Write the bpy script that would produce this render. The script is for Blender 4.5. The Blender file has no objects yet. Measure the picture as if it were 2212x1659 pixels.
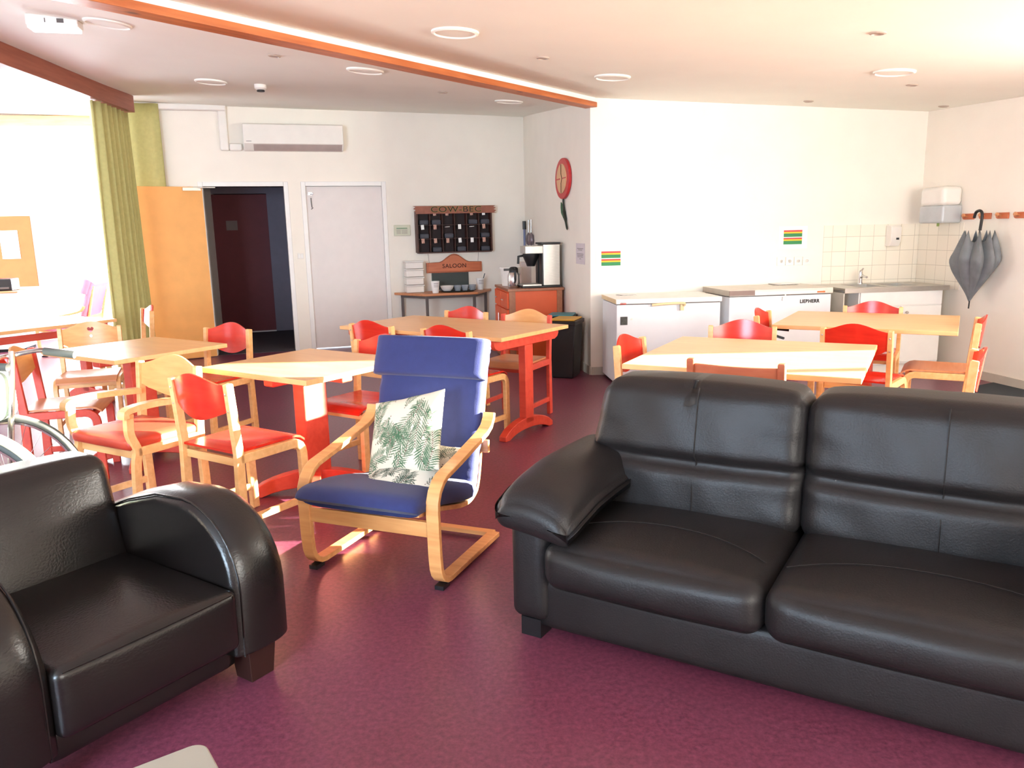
import bpy, bmesh, math, random
import numpy as np
from mathutils import Vector, Matrix
random.seed(7)
R = math.radians
scene = bpy.context.scene
COL = scene.collection

# ---------------------------------------------------------------- camera
cam_d = bpy.data.cameras.new('camera'); cam = bpy.data.objects.new('camera', cam_d); COL.objects.link(cam)
FPX = 1694.675
cam_d.sensor_fit = 'HORIZONTAL'; cam_d.sensor_width = 36.0; cam_d.lens = FPX / 2212 * 36.0
cam_d.clip_start = 0.05; cam_d.clip_end = 200
pt, ro = R(11.0312), R(-1.22523)
f_ = Vector((0, math.cos(pt), -math.sin(pt))); u_ = Vector((0, math.sin(pt), math.cos(pt))); r_ = Vector((1, 0, 0))
rr = math.cos(ro) * r_ + math.sin(ro) * u_; uu = -math.sin(ro) * r_ + math.cos(ro) * u_
cam.matrix_world = Matrix(((rr.x, uu.x, -f_.x, 0), (rr.y, uu.y, -f_.y, 0), (rr.z, uu.z, -f_.z, 1.4421), (0, 0, 0, 1)))
scene.camera = cam

# ---------------------------------------------------------------- world, sun, daylight, exposure
w = bpy.data.worlds.new('world'); scene.world = w; w.use_nodes = True
wn = w.node_tree.nodes; wn['Background'].inputs[0].default_value = (0.80, 0.90, 1.0, 1); wn['Background'].inputs[1].default_value = 4.0
sd = bpy.data.lights.new('sun', 'SUN'); sd.energy = 85; sd.angle = R(0.6); sd.color = (1.0, 0.93, 0.80)
sun = bpy.data.objects.new('sun', sd); COL.objects.link(sun)
sun.rotation_euler = Vector((-1, 0.0, -0.17)).to_track_quat('-Z', 'Y').to_euler()

def area(name, loc, direction, sx, sy, power, color=(0.86, 0.93, 1.0)):
    d = bpy.data.lights.new(name, 'AREA'); d.shape = 'RECTANGLE'; d.size = sx; d.size_y = sy; d.energy = power; d.color = color
    o = bpy.data.objects.new(name, d); COL.objects.link(o); o.location = loc
    o.rotation_euler = Vector(direction).to_track_quat('-Z', 'Y').to_euler(); return o
# area lamps added outside the window openings to stand in for daylight
area('daylight_rear_left', (-2.6, -2.35, 1.55), (0, 1, -0.05), 2.2, 1.9, 700, (0.60, 0.80, 1.0))
area('daylight_rear_right', (2.6, -2.35, 1.55), (0, 1, 0.0), 3.4, 1.9, 420, (1.0, 0.95, 0.84))
area('fill_right', (5.35, 3.7, 1.55), (-1, 0.75, 0.05), 1.3, 1.2, 290, (1.0, 0.93, 0.82))  # added fill lamp, turned towards the kitchen wall to brighten it
area('daylight_bay_left', (-8.9, 9.0, 1.7), (1, -0.45, -0.25), 3.6, 2.4, 340)
area('daylight_bay_far', (-6.6, 12.6, 1.8), (0.1, -1, -0.1), 3.0, 2.4, 800)
scene.view_settings.view_transform = 'Standard'; scene.view_settings.look = 'None'
scene.view_settings.gamma = 1.0; scene.view_settings.use_curve_mapping = False
scene.view_settings.exposure = 0.42
scene.cycles.use_denoising = True
scene.cycles.max_bounces = 8; scene.cycles.diffuse_bounces = 5; scene.cycles.glossy_bounces = 3
scene.cycles.transparent_max_bounces = 8; scene.cycles.sample_clamp_indirect = 6

# ================================================================ helpers
MATS = {}
def srgb(r, g, b):
    def c(v):
        v /= 255.0
        return v / 12.92 if v <= 0.04045 else ((v + 0.055) / 1.055) ** 2.4
    return (c(r), c(g), c(b), 1)

def mat(name, col, rough=0.5, metal=0.0, spec=0.5, var=0.06, scale=8.0, bump=0.0, bscale=60.0, stretch=None, col2=None, emit=None, coat=0.0, sheen=0.0):
    """procedural principled material: colour broken up by noise, optional bump"""
    if name in MATS: return MATS[name]
    m = bpy.data.materials.new(name); m.use_nodes = True; nt = m.node_tree; b = nt.nodes['Principled BSDF']
    b.inputs['Roughness'].default_value = rough; b.inputs['Metallic'].default_value = metal
    b.inputs['Specular IOR Level'].default_value = spec
    if coat: b.inputs['Coat Weight'].default_value = coat; b.inputs['Coat Roughness'].default_value = 0.12
    if sheen: b.inputs['Sheen Weight'].default_value = sheen
    tc = nt.nodes.new('ShaderNodeTexCoord'); mp = nt.nodes.new('ShaderNodeMapping')
    nt.links.new(tc.outputs['Object'], mp.inputs[0])
    if stretch: mp.inputs['Scale'].default_value = stretch
    n = nt.nodes.new('ShaderNodeTexNoise'); n.inputs['Scale'].default_value = scale; n.inputs['Detail'].default_value = 5
    nt.links.new(mp.outputs[0], n.inputs['Vector'])
    ramp = nt.nodes.new('ShaderNodeValToRGB')
    c1 = tuple(min(1, x * (1 - var)) for x in col[:3]) + (1,); c2 = col2 or tuple(min(1, x * (1 + var)) for x in col[:3]) + (1,)
    ramp.color_ramp.elements[0].position = 0.3; ramp.color_ramp.elements[1].position = 0.7
    ramp.color_ramp.elements[0].color = c1; ramp.color_ramp.elements[1].color = c2
    nt.links.new(n.outputs['Fac'], ramp.inputs[0]); nt.links.new(ramp.outputs[0], b.inputs['Base Color'])
    if bump:
        n2 = nt.nodes.new('ShaderNodeTexNoise'); n2.inputs['Scale'].default_value = bscale; n2.inputs['Detail'].default_value = 4
        nt.links.new(mp.outputs[0], n2.inputs['Vector'])
        bp = nt.nodes.new('ShaderNodeBump'); bp.inputs['Strength'].default_value = bump; bp.inputs['Distance'].default_value = 0.01
        nt.links.new(n2.outputs['Fac'], bp.inputs['Height']); nt.links.new(bp.outputs[0], b.inputs['Normal'])
    if emit: b.inputs['Emission Color'].default_value = emit[0]; b.inputs['Emission Strength'].default_value = emit[1]
    MATS[name] = m; return m

def wood(name, c1, c2, rough=0.35, scale=3.0, stretch=(1, 12, 12), knots=False):
    if name in MATS: return MATS[name]
    m = bpy.data.materials.new(name); m.use_nodes = True; nt = m.node_tree; b = nt.nodes['Principled BSDF']
    b.inputs['Roughness'].default_value = rough
    tc = nt.nodes.new('ShaderNodeTexCoord'); mp = nt.nodes.new('ShaderNodeMapping'); mp.inputs['Scale'].default_value = stretch
    nt.links.new(tc.outputs['Object'], mp.inputs[0])
    n = nt.nodes.new('ShaderNodeTexNoise'); n.inputs['Scale'].default_value = scale; n.inputs['Detail'].default_value = 8; n.inputs['Distortion'].default_value = 0.4
    nt.links.new(mp.outputs[0], n.inputs['Vector'])
    ramp = nt.nodes.new('ShaderNodeValToRGB'); ramp.color_ramp.elements[0].position = 0.32; ramp.color_ramp.elements[1].position = 0.68
    ramp.color_ramp.elements[0].color = c1; ramp.color_ramp.elements[1].color = c2
    nt.links.new(n.outputs['Fac'], ramp.inputs[0]); out = ramp.outputs[0]
    if knots:
        v = nt.nodes.new('ShaderNodeTexVoronoi'); v.inputs['Scale'].default_value = 2.6
        mp2 = nt.nodes.new('ShaderNodeMapping'); mp2.inputs['Scale'].default_value = (1, 2.2, 2.2)
        nt.links.new(tc.outputs['Object'], mp2.inputs[0]); nt.links.new(mp2.outputs[0], v.inputs['Vector'])
        r2 = nt.nodes.new('ShaderNodeValToRGB'); r2.color_ramp.elements[0].position = 0.05; r2.color_ramp.elements[1].position = 0.14
        r2.color_ramp.elements[0].color = (0.12, 0.02, 0.01, 1); r2.color_ramp.elements[1].color = (1, 1, 1, 1)
        mx = nt.nodes.new('ShaderNodeMix'); mx.data_type = 'RGBA'; mx.blend_type = 'MULTIPLY'; mx.inputs[0].default_value = 0.8
        nt.links.new(v.outputs['Distance'], r2.inputs[0]); nt.links.new(out, mx.inputs[6]); nt.links.new(r2.outputs[0], mx.inputs[7]); out = mx.outputs[2]
    nt.links.new(out, b.inputs['Base Color']); MATS[name] = m; return m

def attr_mat(name, rough=0.8, bump=0.0):
    m = bpy.data.materials.new(name); m.use_nodes = True; nt = m.node_tree; b = nt.nodes['Principled BSDF']
    b.inputs['Roughness'].default_value = rough
    a = nt.nodes.new('ShaderNodeAttribute'); a.attribute_name = 'Col'
    nt.links.new(a.outputs['Color'], b.inputs['Base Color'])
    if bump:
        n2 = nt.nodes.new('ShaderNodeTexNoise'); n2.inputs['Scale'].default_value = 300
        bp = nt.nodes.new('ShaderNodeBump'); bp.inputs['Strength'].default_value = bump; bp.inputs['Distance'].default_value = 0.005
        nt.links.new(n2.outputs['Fac'], bp.inputs['Height']); nt.links.new(bp.outputs[0], b.inputs['Normal'])
    return m

class MB:
    """collects geometry, then links it as one mesh object"""
    def __init__(s): s.v = []; s.f = []
    def add(s, verts, faces, M=None):
        o = len(s.v)
        for p in verts:
            p = Vector(p); s.v.append(M @ p if M is not None else p)
        s.f += [tuple(i + o for i in f) for f in faces]; return s
    def box(s, x0, x1, y0, y1, z0, z1, M=None):
        return s.add([(x0, y0, z0), (x1, y0, z0), (x1, y1, z0), (x0, y1, z0), (x0, y0, z1), (x1, y0, z1), (x1, y1, z1), (x0, y1, z1)],
                     [(3, 2, 1, 0), (4, 5, 6, 7), (0, 1, 5, 4), (1, 2, 6, 5), (2, 3, 7, 6), (3, 0, 4, 7)], M)
    def prism(s, poly, z0, z1, M=None):
        n = len(poly); vs = [(x, y, z0) for x, y in poly] + [(x, y, z1) for x, y in poly]
        fs = [tuple(range(n - 1, -1, -1)), tuple(range(n, 2 * n))] + [(i, (i + 1) % n, (i + 1) % n + n, i + n) for i in range(n)]
        return s.add(vs, fs, M)
    def xprism(s, poly, x0, x1, M=None):      # poly in (y,z), extruded along x
        return s.prism(poly, x0, x1, (M or Matrix()) @ Matrix(((0, 0, 1, 0), (1, 0, 0, 0), (0, 1, 0, 0), (0, 0, 0, 1))))
    def yprism(s, poly, y0, y1, M=None):      # poly in (x,z), extruded along y
        return s.prism(poly, -y1, -y0, (M or Matrix()) @ Matrix(((1, 0, 0, 0), (0, 0, -1, 0), (0, 1, 0, 0), (0, 0, 0, 1))))
    def tube(s, pts, r, n=10, M=None, closed=False):
        pts = [Vector(p) for p in pts]; rs = r if isinstance(r, (list, tuple)) else [r] * len(pts)
        vs = []; fs = []; prev = None; m = len(pts)
        for i, p in enumerate(pts):
            if closed: t = (pts[(i + 1) % m] - pts[i - 1]).normalized()
            else: t = (pts[min(i + 1, m - 1)] - pts[max(i - 1, 0)]).normalized()
            if prev is None:
                a = Vector((0, 0, 1)) if abs(t.z) < 0.9 else Vector((1, 0, 0)); prev = (a - t * a.dot(t)).normalized()
            else: prev = (prev - t * prev.dot(t)).normalized()
            b = t.cross(prev)
            for k in range(n):
                an = 2 * math.pi * k / n; vs.append(p + rs[i] * (math.cos(an) * prev + math.sin(an) * b))
        for i in range(m if closed else m - 1):
            j = (i + 1) % m
            for k in range(n): fs.append((i * n + k, i * n + (k + 1) % n, j * n + (k + 1) % n, j * n + k))
        if not closed: fs += [tuple(range(n - 1, -1, -1)), tuple((m - 1) * n + k for k in range(n))]
        return s.add(vs, fs, M)
    def lathe(s, prof, n=28, M=None, mod=None):
        vs = []; fs = []
        for r, z in prof:
            for k in range(n):
                a = 2 * math.pi * k / n; q = r * (mod(a, z) if mod else 1)
                vs.append((q * math.cos(a), q * math.sin(a), z))
        for i in range(len(prof) - 1):
            for k in range(n): fs.append((i * n + k, i * n + (k + 1) % n, (i + 1) * n + (k + 1) % n, (i + 1) * n + k))
        if prof[0][0] > 1e-5: fs.append(tuple(range(n - 1, -1, -1)))
        if prof[-1][0] > 1e-5: fs.append(tuple((len(prof) - 1) * n + k for k in range(n)))
        return s.add(vs, fs, M)
    def strip(s, path, x0, x1, th, M=None):
        """bent strip: path of (y,z) centre points, solid thickness th, width x0..x1"""
        P = [Vector((0, a, b)) for a, b in path]; n = len(P); A = []; Bq = []
        for i in range(n):
            t = (P[min(i + 1, n - 1)] - P[max(i - 1, 0)]).normalized(); nn = Vector((0, -t.z, t.y))
            A.append(P[i] + nn * th / 2); Bq.append(P[i] - nn * th / 2)
        vs = []
        for i in range(n):
            vs += [(x0, A[i].y, A[i].z), (x1, A[i].y, A[i].z), (x1, Bq[i].y, Bq[i].z), (x0, Bq[i].y, Bq[i].z)]
        fs = [(0, 1, 2, 3), tuple((n - 1) * 4 + k for k in (3, 2, 1, 0))]
        for i in range(n - 1):
            for k in range(4): fs.append((i * 4 + k, (i + 1) * 4 + k, (i + 1) * 4 + (k + 1) % 4, i * 4 + (k + 1) % 4))
        return s.add(vs, fs, M)
    def rbox(s, cx, cy, cz, sx, sy, sz, r=0.04, puff=(0, 0, 0), n=10, M=None, fn=None):
        """soft box: rounded edges, faces puffed out"""
        h = (sx / 2, sy / 2, sz / 2); idx = {}; vs = []; fs = []
        N = [n, n, n]
        def vert(i, j, k):
            key = (i, j, k)
            if key in idx: return idx[key]
            g = [2 * i / N[0] - 1, 2 * j / N[1] - 1, 2 * k / N[2] - 1]
            g = [math.sin(q * math.pi / 2) * 0.5 + q * 0.5 for q in g]
            p = [g[a] * h[a] for a in range(3)]
            q = [max(-h[a] + r, min(h[a] - r, p[a])) for a in range(3)]
            d = Vector([p[a] - q[a] for a in range(3)])
            if d.length > 1e-9:
                m_ = max(abs(d.x), abs(d.y), abs(d.z)); d = d.normalized() * m_
            o = Vector(q) + d
            ee = [1 - g[a] ** 2 for a in range(3)]
            o.x += puff[0] * g[0] * ee[1] * ee[2]; o.y += puff[1] * g[1] * ee[0] * ee[2]; o.z += puff[2] * g[2] * ee[0] * ee[1]
            if fn: o = fn(o, g)
            o = o + Vector((cx, cy, cz)); idx[key] = len(vs); vs.append(o); return idx[key]
        for a in range(n):
            for b in range(n):
                fs.append((vert(a, b, 0), vert(a, b + 1, 0), vert(a + 1, b + 1, 0), vert(a + 1, b, 0)))
                fs.append((vert(a, b, n), vert(a + 1, b, n), vert(a + 1, b + 1, n), vert(a, b + 1, n)))
                fs.append((vert(a, 0, b), vert(a + 1, 0, b), vert(a + 1, 0, b + 1), vert(a, 0, b + 1)))
                fs.append((vert(a, n, b), vert(a, n, b + 1), vert(a + 1, n, b + 1), vert(a + 1, n, b)))
                fs.append((vert(0, a, b), vert(0, a, b + 1), vert(0, a + 1, b + 1), vert(0, a + 1, b)))
                fs.append((vert(n, a, b), vert(n, a + 1, b), vert(n, a + 1, b + 1), vert(n, a, b + 1)))
        return s.add(vs, fs, M)
    def build(s, name, m, parent=None, bevel=0.0, smooth=35, seg=2, subsurf=0):
        me = bpy.data.meshes.new(name); me.from_pydata([tuple(v) for v in s.v], [], s.f); me.update()
        bm = bmesh.new(); bm.from_mesh(me); bmesh.ops.recalc_face_normals(bm, faces=bm.faces); bm.to_mesh(me); bm.free()
        o = bpy.data.objects.new(name, me); COL.objects.link(o)
        if m: me.materials.append(m)
        if smooth:
            for p in me.polygons: p.use_smooth = True
            if smooth < 180: me.set_sharp_from_angle(angle=R(smooth))
        if bevel:
            b = o.modifiers.new('bevel', 'BEVEL'); b.width = bevel; b.segments = seg; b.limit_method = 'ANGLE'; b.angle_limit = R(40); b.harden_normals = True
        if subsurf:
            b = o.modifiers.new('sub', 'SUBSURF'); b.levels = subsurf; b.render_levels = subsurf
        if parent: o.parent = parent
        return o

def smooth_path(pts, n=8):
    """Catmull-Rom through the points"""
    P = [Vector(p) for p in pts]; out = []
    for i in range(len(P) - 1):
        a = P[max(i - 1, 0)]; b = P[i]; c = P[i + 1]; d = P[min(i + 2, len(P) - 1)]
        for k in range(n):
            t = k / n
            out.append(0.5 * ((2 * b) + (c - a) * t + (2 * a - 5 * b + 4 * c - d) * t * t + (-a + 3 * b - 3 * c + d) * t ** 3))
    out.append(P[-1]); return [tuple(q) for q in out]

def tag(o, label=None, cat=None, group=None, kind=None):
    if label: o['label'] = label
    if cat: o['category'] = cat
    if group: o['group'] = group
    if kind: o['kind'] = kind
    return o
def thing(name, label, cat, loc=(0, 0, 0), rz=0, group=None):
    o = bpy.data.objects.new(name, None); COL.objects.link(o); o.empty_display_size = 0.1
    o.location = loc; o.rotation_euler = (0, 0, R(rz)); return tag(o, label, cat, group)
def struct(o): o['kind'] = 'structure'; return o
def dup(root, loc, rz, label=None, group=None):
    r = root.copy(); COL.objects.link(r); r.location = loc; r.rotation_euler = (0, 0, R(rz))
    if label: r['label'] = label
    if group: r['group'] = group
    for ch in list(root.children):
        c = ch.copy(); COL.objects.link(c); c.parent = r
        for g in list(ch.children):
            d = g.copy(); COL.objects.link(d); d.parent = c
    return r
def text_mesh(name, s, size, m, parent, M, depth=0.001, spacing=1.0, bold=0.0, fit=None):
    cu = bpy.data.curves.new(name, 'FONT'); cu.body = s; cu.size = size; cu.extrude = depth; cu.align_x = 'CENTER'; cu.align_y = 'CENTER'
    cu.space_character = spacing; cu.offset = bold
    o = bpy.data.objects.new(name, cu); COL.objects.link(o)
    dg = bpy.context.evaluated_depsgraph_get(); me = bpy.data.meshes.new_from_object(o.evaluated_get(dg))
    bpy.data.objects.remove(o)
    if fit:
        xs = [v.co.x for v in me.vertices]; k = fit / (max(xs) - min(xs))
        for v in me.vertices: v.co.x *= k
    me.transform(M @ Matrix.Rotation(R(90), 4, 'X')); me.materials.clear(); me.materials.append(m)
    q = bpy.data.objects.new(name, me); COL.objects.link(q)
    if parent: q.parent = parent
    return q
T = Matrix.Translation
def RZ(a): return Matrix.Rotation(R(a), 4, 'Z')
def RX(a): return Matrix.Rotation(R(a), 4, 'X')
def RY(a): return Matrix.Rotation(R(a), 4, 'Y')

# ================================================================ materials
M_wall = mat('white_wall_paint', srgb(243, 236, 224), 0.75, var=0.02, scale=3, bump=0.08, bscale=120)
M_ceil = mat('ceiling_paint', srgb(246, 246, 236), 0.8, var=0.015, scale=2)
M_white = mat('white_lacquer', srgb(240, 238, 234), 0.4, var=0.02)
M_door = mat('white_door_paint', srgb(226, 218, 214), 0.5, var=0.02)
M_appl = mat('white_appliance_enamel', srgb(232, 234, 238), 0.3, var=0.015)
M_cream = mat('cream_plastic', srgb(232, 208, 160), 0.45, var=0.03)
M_plast = mat('white_plastic', srgb(235, 230, 222), 0.4, var=0.02)
M_black = mat('black_plastic', srgb(22, 22, 24), 0.4, var=0.1)
M_dark = mat('dark_rubber', srgb(18, 18, 20), 0.7, var=0.1)
M_steel = mat('brushed_steel', srgb(190, 186, 180), 0.32, metal=0.9, var=0.08, scale=20, stretch=(1, 1, 14))
M_chrome = mat('chrome', srgb(215, 215, 215), 0.15, metal=1.0, var=0.03)
M_beech = wood('beech_frame', srgb(226, 170, 108), srgb(240, 190, 130), 0.38)
M_bent = wood('birch_bentwood', srgb(205, 140, 84), srgb(224, 164, 104), 0.35)
M_top = wood('beech_laminate_top', srgb(226, 170, 112), srgb(236, 184, 126), 0.3, scale=2.0, stretch=(1.5, 14, 1))
M_natply = wood('natural_plywood', srgb(216, 152, 88), srgb(228, 168, 104), 0.35)
M_redply = wood('red_stained_plywood', srgb(196, 36, 22), srgb(214, 50, 32), 0.22, scale=2)
M_redfr = wood('red_stained_frame', srgb(200, 62, 44), srgb(214, 78, 56), 0.4, scale=2)
M_brownfr = wood('brown_red_frame', srgb(176, 92, 62), srgb(190, 106, 74), 0.4)
M_beam = wood('pine_beam', srgb(168, 88, 44), srgb(198, 114, 62), 0.4, scale=2.5, stretch=(1, 9, 9), knots=True)
M_beamdk = wood('dark_pine_beam', srgb(140, 78, 58), srgb(158, 92, 70), 0.5)
M_leath = mat('black_leather', srgb(30, 26, 26), 0.46, var=0.12, scale=5, bump=0.12, bscale=160, spec=0.36)
M_leath2 = mat('glossy_dark_leather', srgb(24, 20, 19), 0.27, var=0.10, scale=4, bump=0.10, bscale=140, spec=0.5)
M_blue = mat('blue_cotton', srgb(36, 44, 94), 0.9, var=0.06, scale=30, bump=0.2, bscale=400, sheen=0.1)
M_padred = mat('red_vinyl', srgb(186, 60, 40), 0.4, var=0.05)
M_green = mat('green_curtain', srgb(188, 184, 122), 0.85, var=0.06, scale=25, bump=0.1, bscale=300)
M_orange = mat('orange_door_paint', srgb(240, 172, 94), 0.5, var=0.05, scale=6)
M_orcab = mat('orange_laminate', srgb(222, 92, 44), 0.45, var=0.03)
M_brtrim = wood('brown_edge_trim', srgb(150, 92, 62), srgb(164, 104, 72))
M_tan = wood('tan_tabletop', srgb(196, 128, 84), srgb(206, 140, 96), 0.4)
M_grey = mat('grey_metal_leg', srgb(92, 84, 82), 0.5, var=0.05)
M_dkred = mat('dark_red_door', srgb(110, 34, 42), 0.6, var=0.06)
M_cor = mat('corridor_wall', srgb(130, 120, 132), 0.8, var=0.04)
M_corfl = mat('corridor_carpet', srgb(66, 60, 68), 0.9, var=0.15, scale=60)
M_slate = mat('slate_board', srgb(62, 70, 68), 0.6, var=0.05)
M_dkwood = wood('dark_pigeonhole_wood', srgb(58, 26, 20), srgb(76, 36, 26), 0.5)
M_sign = wood('saloon_sign_wood', srgb(188, 98, 62), srgb(204, 116, 76), 0.4)
M_ink = mat('dark_brown_ink', srgb(70, 34, 18), 0.8)
M_paper = mat('paper', srgb(244, 243, 240), 0.8, var=0.01)
M_photo = mat('tag_photo', srgb(186, 104, 92), 0.6, var=0.5, scale=60, col2=srgb(230, 190, 170))
M_bag = mat('grey_pouch', srgb(74, 74, 82), 0.8, var=0.1)
M_umb = mat('grey_nylon', srgb(112, 116, 120), 0.55, var=0.14, scale=14)
M_pink = mat('pink_cotton', srgb(236, 140, 166), 0.9, var=0.05)
M_tablewhite = mat('white_table_laminate', srgb(150, 142, 128), 0.45, var=0.02)
M_tealb = mat('teal_plastic', srgb(64, 130, 140), 0.5)
M_yell = mat('yellow_plastic', srgb(206, 160, 62), 0.5)
M_red = mat('red_paint', srgb(196, 42, 46), 0.45, var=0.12, scale=30)
M_clock = mat('clock_face_wood', srgb(220, 172, 128), 0.5)
M_leaf = mat('leaf_green_paint', srgb(24, 92, 52), 0.5, var=0.15)
M_stem = mat('dark_stem_paint', srgb(38, 44, 32), 0.5)
M_glass = None
def glass_mat():
    m = bpy.data.materials.new('window_glass'); m.use_nodes = True; nt = m.node_tree
    nt.nodes.remove(nt.nodes['Principled BSDF']); out = nt.nodes['Material Output']
    t = nt.nodes.new('ShaderNodeBsdfTransparent'); g = nt.nodes.new('ShaderNodeBsdfGlossy'); g.inputs['Roughness'].default_value = 0.02
    mx = nt.nodes.new('ShaderNodeMixShader'); mx.inputs[0].default_value = 0.05
    nt.links.new(t.outputs[0], mx.inputs[1]); nt.links.new(g.outputs[0], mx.inputs[2]); nt.links.new(mx.outputs[0], out.inputs[0]); return m
M_glass = glass_mat()

def floor_mat():
    m = bpy.data.materials.new('burgundy_linoleum'); m.use_nodes = True; nt = m.node_tree; b = nt.nodes['Principled BSDF']
    tc = nt.nodes.new('ShaderNodeTexCoord')
    n1 = nt.nodes.new('ShaderNodeTexNoise'); n1.inputs['Scale'].default_value = 55; n1.inputs['Detail'].default_value = 6; n1.inputs['Roughness'].default_value = 0.7
    n2 = nt.nodes.new('ShaderNodeTexNoise'); n2.inputs['Scale'].default_value = 1.3; n2.inputs['Detail'].default_value = 3
    for n in (n1, n2): nt.links.new(tc.outputs['Object'], n.inputs['Vector'])
    r1 = nt.nodes.new('ShaderNodeValToRGB'); r1.color_ramp.elements[0].position = 0.35; r1.color_ramp.elements[1].position = 0.68
    r1.color_ramp.elements[0].color = srgb(96, 44, 62); r1.color_ramp.elements[1].color = srgb(130, 66, 88)
    nt.links.new(n1.outputs['Fac'], r1.inputs[0])
    r2 = nt.nodes.new('ShaderNodeValToRGB'); r2.color_ramp.elements[0].color = (0.88, 0.88, 0.88, 1); r2.color_ramp.elements[1].color = (1.1, 1.08, 1.08, 1)
    nt.links.new(n2.outputs['Fac'], r2.inputs[0])
    mx = nt.nodes.new('ShaderNodeMix'); mx.data_type = 'RGBA'; mx.blend_type = 'MULTIPLY'; mx.inputs[0].default_value = 1
    nt.links.new(r1.outputs[0], mx.inputs[6]); nt.links.new(r2.outputs[0], mx.inputs[7]); nt.links.new(mx.outputs[2], b.inputs['Base Color'])
    b.inputs['Roughness'].default_value = 0.34; b.inputs['Specular IOR Level'].default_value = 0.5
    bp = nt.nodes.new('ShaderNodeBump'); bp.inputs['Strength'].default_value = 0.12; bp.inputs['Distance'].default_value = 0.004
    nt.links.new(n1.outputs['Fac'], bp.inputs['Height']); nt.links.new(bp.outputs[0], b.inputs['Normal']); return m
M_floor = floor_mat()

def tile_mat():
    m = bpy.data.materials.new('cream_wall_tiles'); m.use_nodes = True; nt = m.node_tree; b = nt.nodes['Principled BSDF']
    tc = nt.nodes.new('ShaderNodeTexCoord'); mp = nt.nodes.new('ShaderNodeMapping'); mp.inputs['Rotation'].default_value = (R(90), 0, 0)
    nt.links.new(tc.outputs['Object'], mp.inputs[0])
    k = nt.nodes.new('ShaderNodeTexBrick'); k.offset = 0.0; k.inputs['Scale'].default_value = 1.0; k.inputs['Brick Width'].default_value = 0.146; k.inputs['Row Height'].default_value = 0.146
    k.inputs['Mortar Size'].default_value = 0.002; k.inputs['Color1'].default_value = srgb(243, 234, 216); k.inputs['Color2'].default_value = srgb(246, 238, 222); k.inputs['Mortar'].default_value = srgb(196, 186, 168)
    nt.links.new(mp.outputs[0], k.inputs['Vector']); nt.links.new(k.outputs['Color'], b.inputs['Base Color']); b.inputs['Roughness'].default_value = 0.25; return m
M_tile = tile_mat()

# ================================================================ the setting
C1 = (0.222, 10.846); C2 = (0.796, 7.785); C3 = (4.19, 8.14)
A2 = math.degrees(math.atan2(C2[1] - C1[1], C2[0] - C1[0])); L2 = math.hypot(C2[0] - C1[0], C2[1] - C1[1])
B0 = (-2.545, 10.0)                                   # back wall reference (its x axis runs at 17 degrees)
def on_line(P, a, s): return (P[0] + s * math.cos(R(a)), P[1] + s * math.sin(R(a)))
BL = on_line(B0, 17, -2.28); W4E = on_line(C3, -81, 10.2)
struct(MB().prism([(-9, -2.4), (6.5, -2.4), (6.5, 9), (1.5, 9), (1.2, 12), (-1, 12), (-5, 12.3), (-9, 12.3)], -0.12, 0.0).build('floor', M_floor, smooth=0))

def wall_with_openings(name, P, ang, s0, s1, z0, z1, openings, m, th=0.16):
    """wall panel in its own frame: x along the wall, -y into the room; openings (a,b,lo,hi)"""
    mb = MB(); xs = sorted({s0, s1} | {o[0] for o in openings} | {o[1] for o in openings})
    for a, b in zip(xs[:-1], xs[1:]):
        zs = [z0]
        for o in openings:
            if o[0] <= a + 1e-6 and o[1] >= b - 1e-6:
                if o[2] > zs[-1] + 1e-6: mb.box(a, b, 0, th, zs[-1], o[2])
                zs.append(o[3])
        if zs[-1] < z1: mb.box(a, b, 0, th, zs[-1], z1)
    o = mb.build(name, m, smooth=0); o.location = (P[0], P[1], 0); o.rotation_euler = (0, 0, R(ang)); return struct(o)
wall_with_openings('wall_back', B0, 17, -2.28, 2.94, 0, 3.2, [(-1.15, -0.22, -0.01, 2.04), (0.03, 0.99, -0.01, 2.04)], M_wall)
wall_with_openings('wall_side', C1, A2, 0, L2, 0, 3.1, [], M_wall, th=0.03)
wall_with_openings('wall_kitchen', C2, 6, 0.0, 3.42, 0, 2.9, [], M_wall)
wall_with_openings('wall_right', C3, -81, 0, 10.2, 0, 2.9, [(3.86, 4.46, 0.95, 2.15), (4.49, 5.20, 0.95, 2.15)], M_wall)
wall_with_openings('wall_rear', (6.0, -1.9), 180, 0, 15.0, 0, 3.3, [(0.9, 2.4, 0.6, 2.2), (2.6, 4.1, 0.6, 2.2), (7.6, 8.5, 0.6, 2.3), (8.75, 9.65, 0.6, 2.3)], M_wall)
# left bay: far wall, outer wall, short return behind the curtain
wall_with_openings('wall_bay', (-9, 11.2), 9, 0, 4.6, 0, 3.7, [(2.25, 4.5, 0.06, 2.3), (0.2, 4.5, 2.45, 2.95)], M_wall)
wall_with_openings('wall_left', (-8.8, -2.1), 90, 0, 13.5, 0, 3.7, [(9.0, 12.4, 0.3, 2.6), (3.2, 5.2, 0.9, 2.2)], M_wall)
wall_with_openings('wall_return', (-4.45, 11.95), -96, 0, 2.56, 0, 3.3, [], M_wall, th=0.1)

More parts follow.
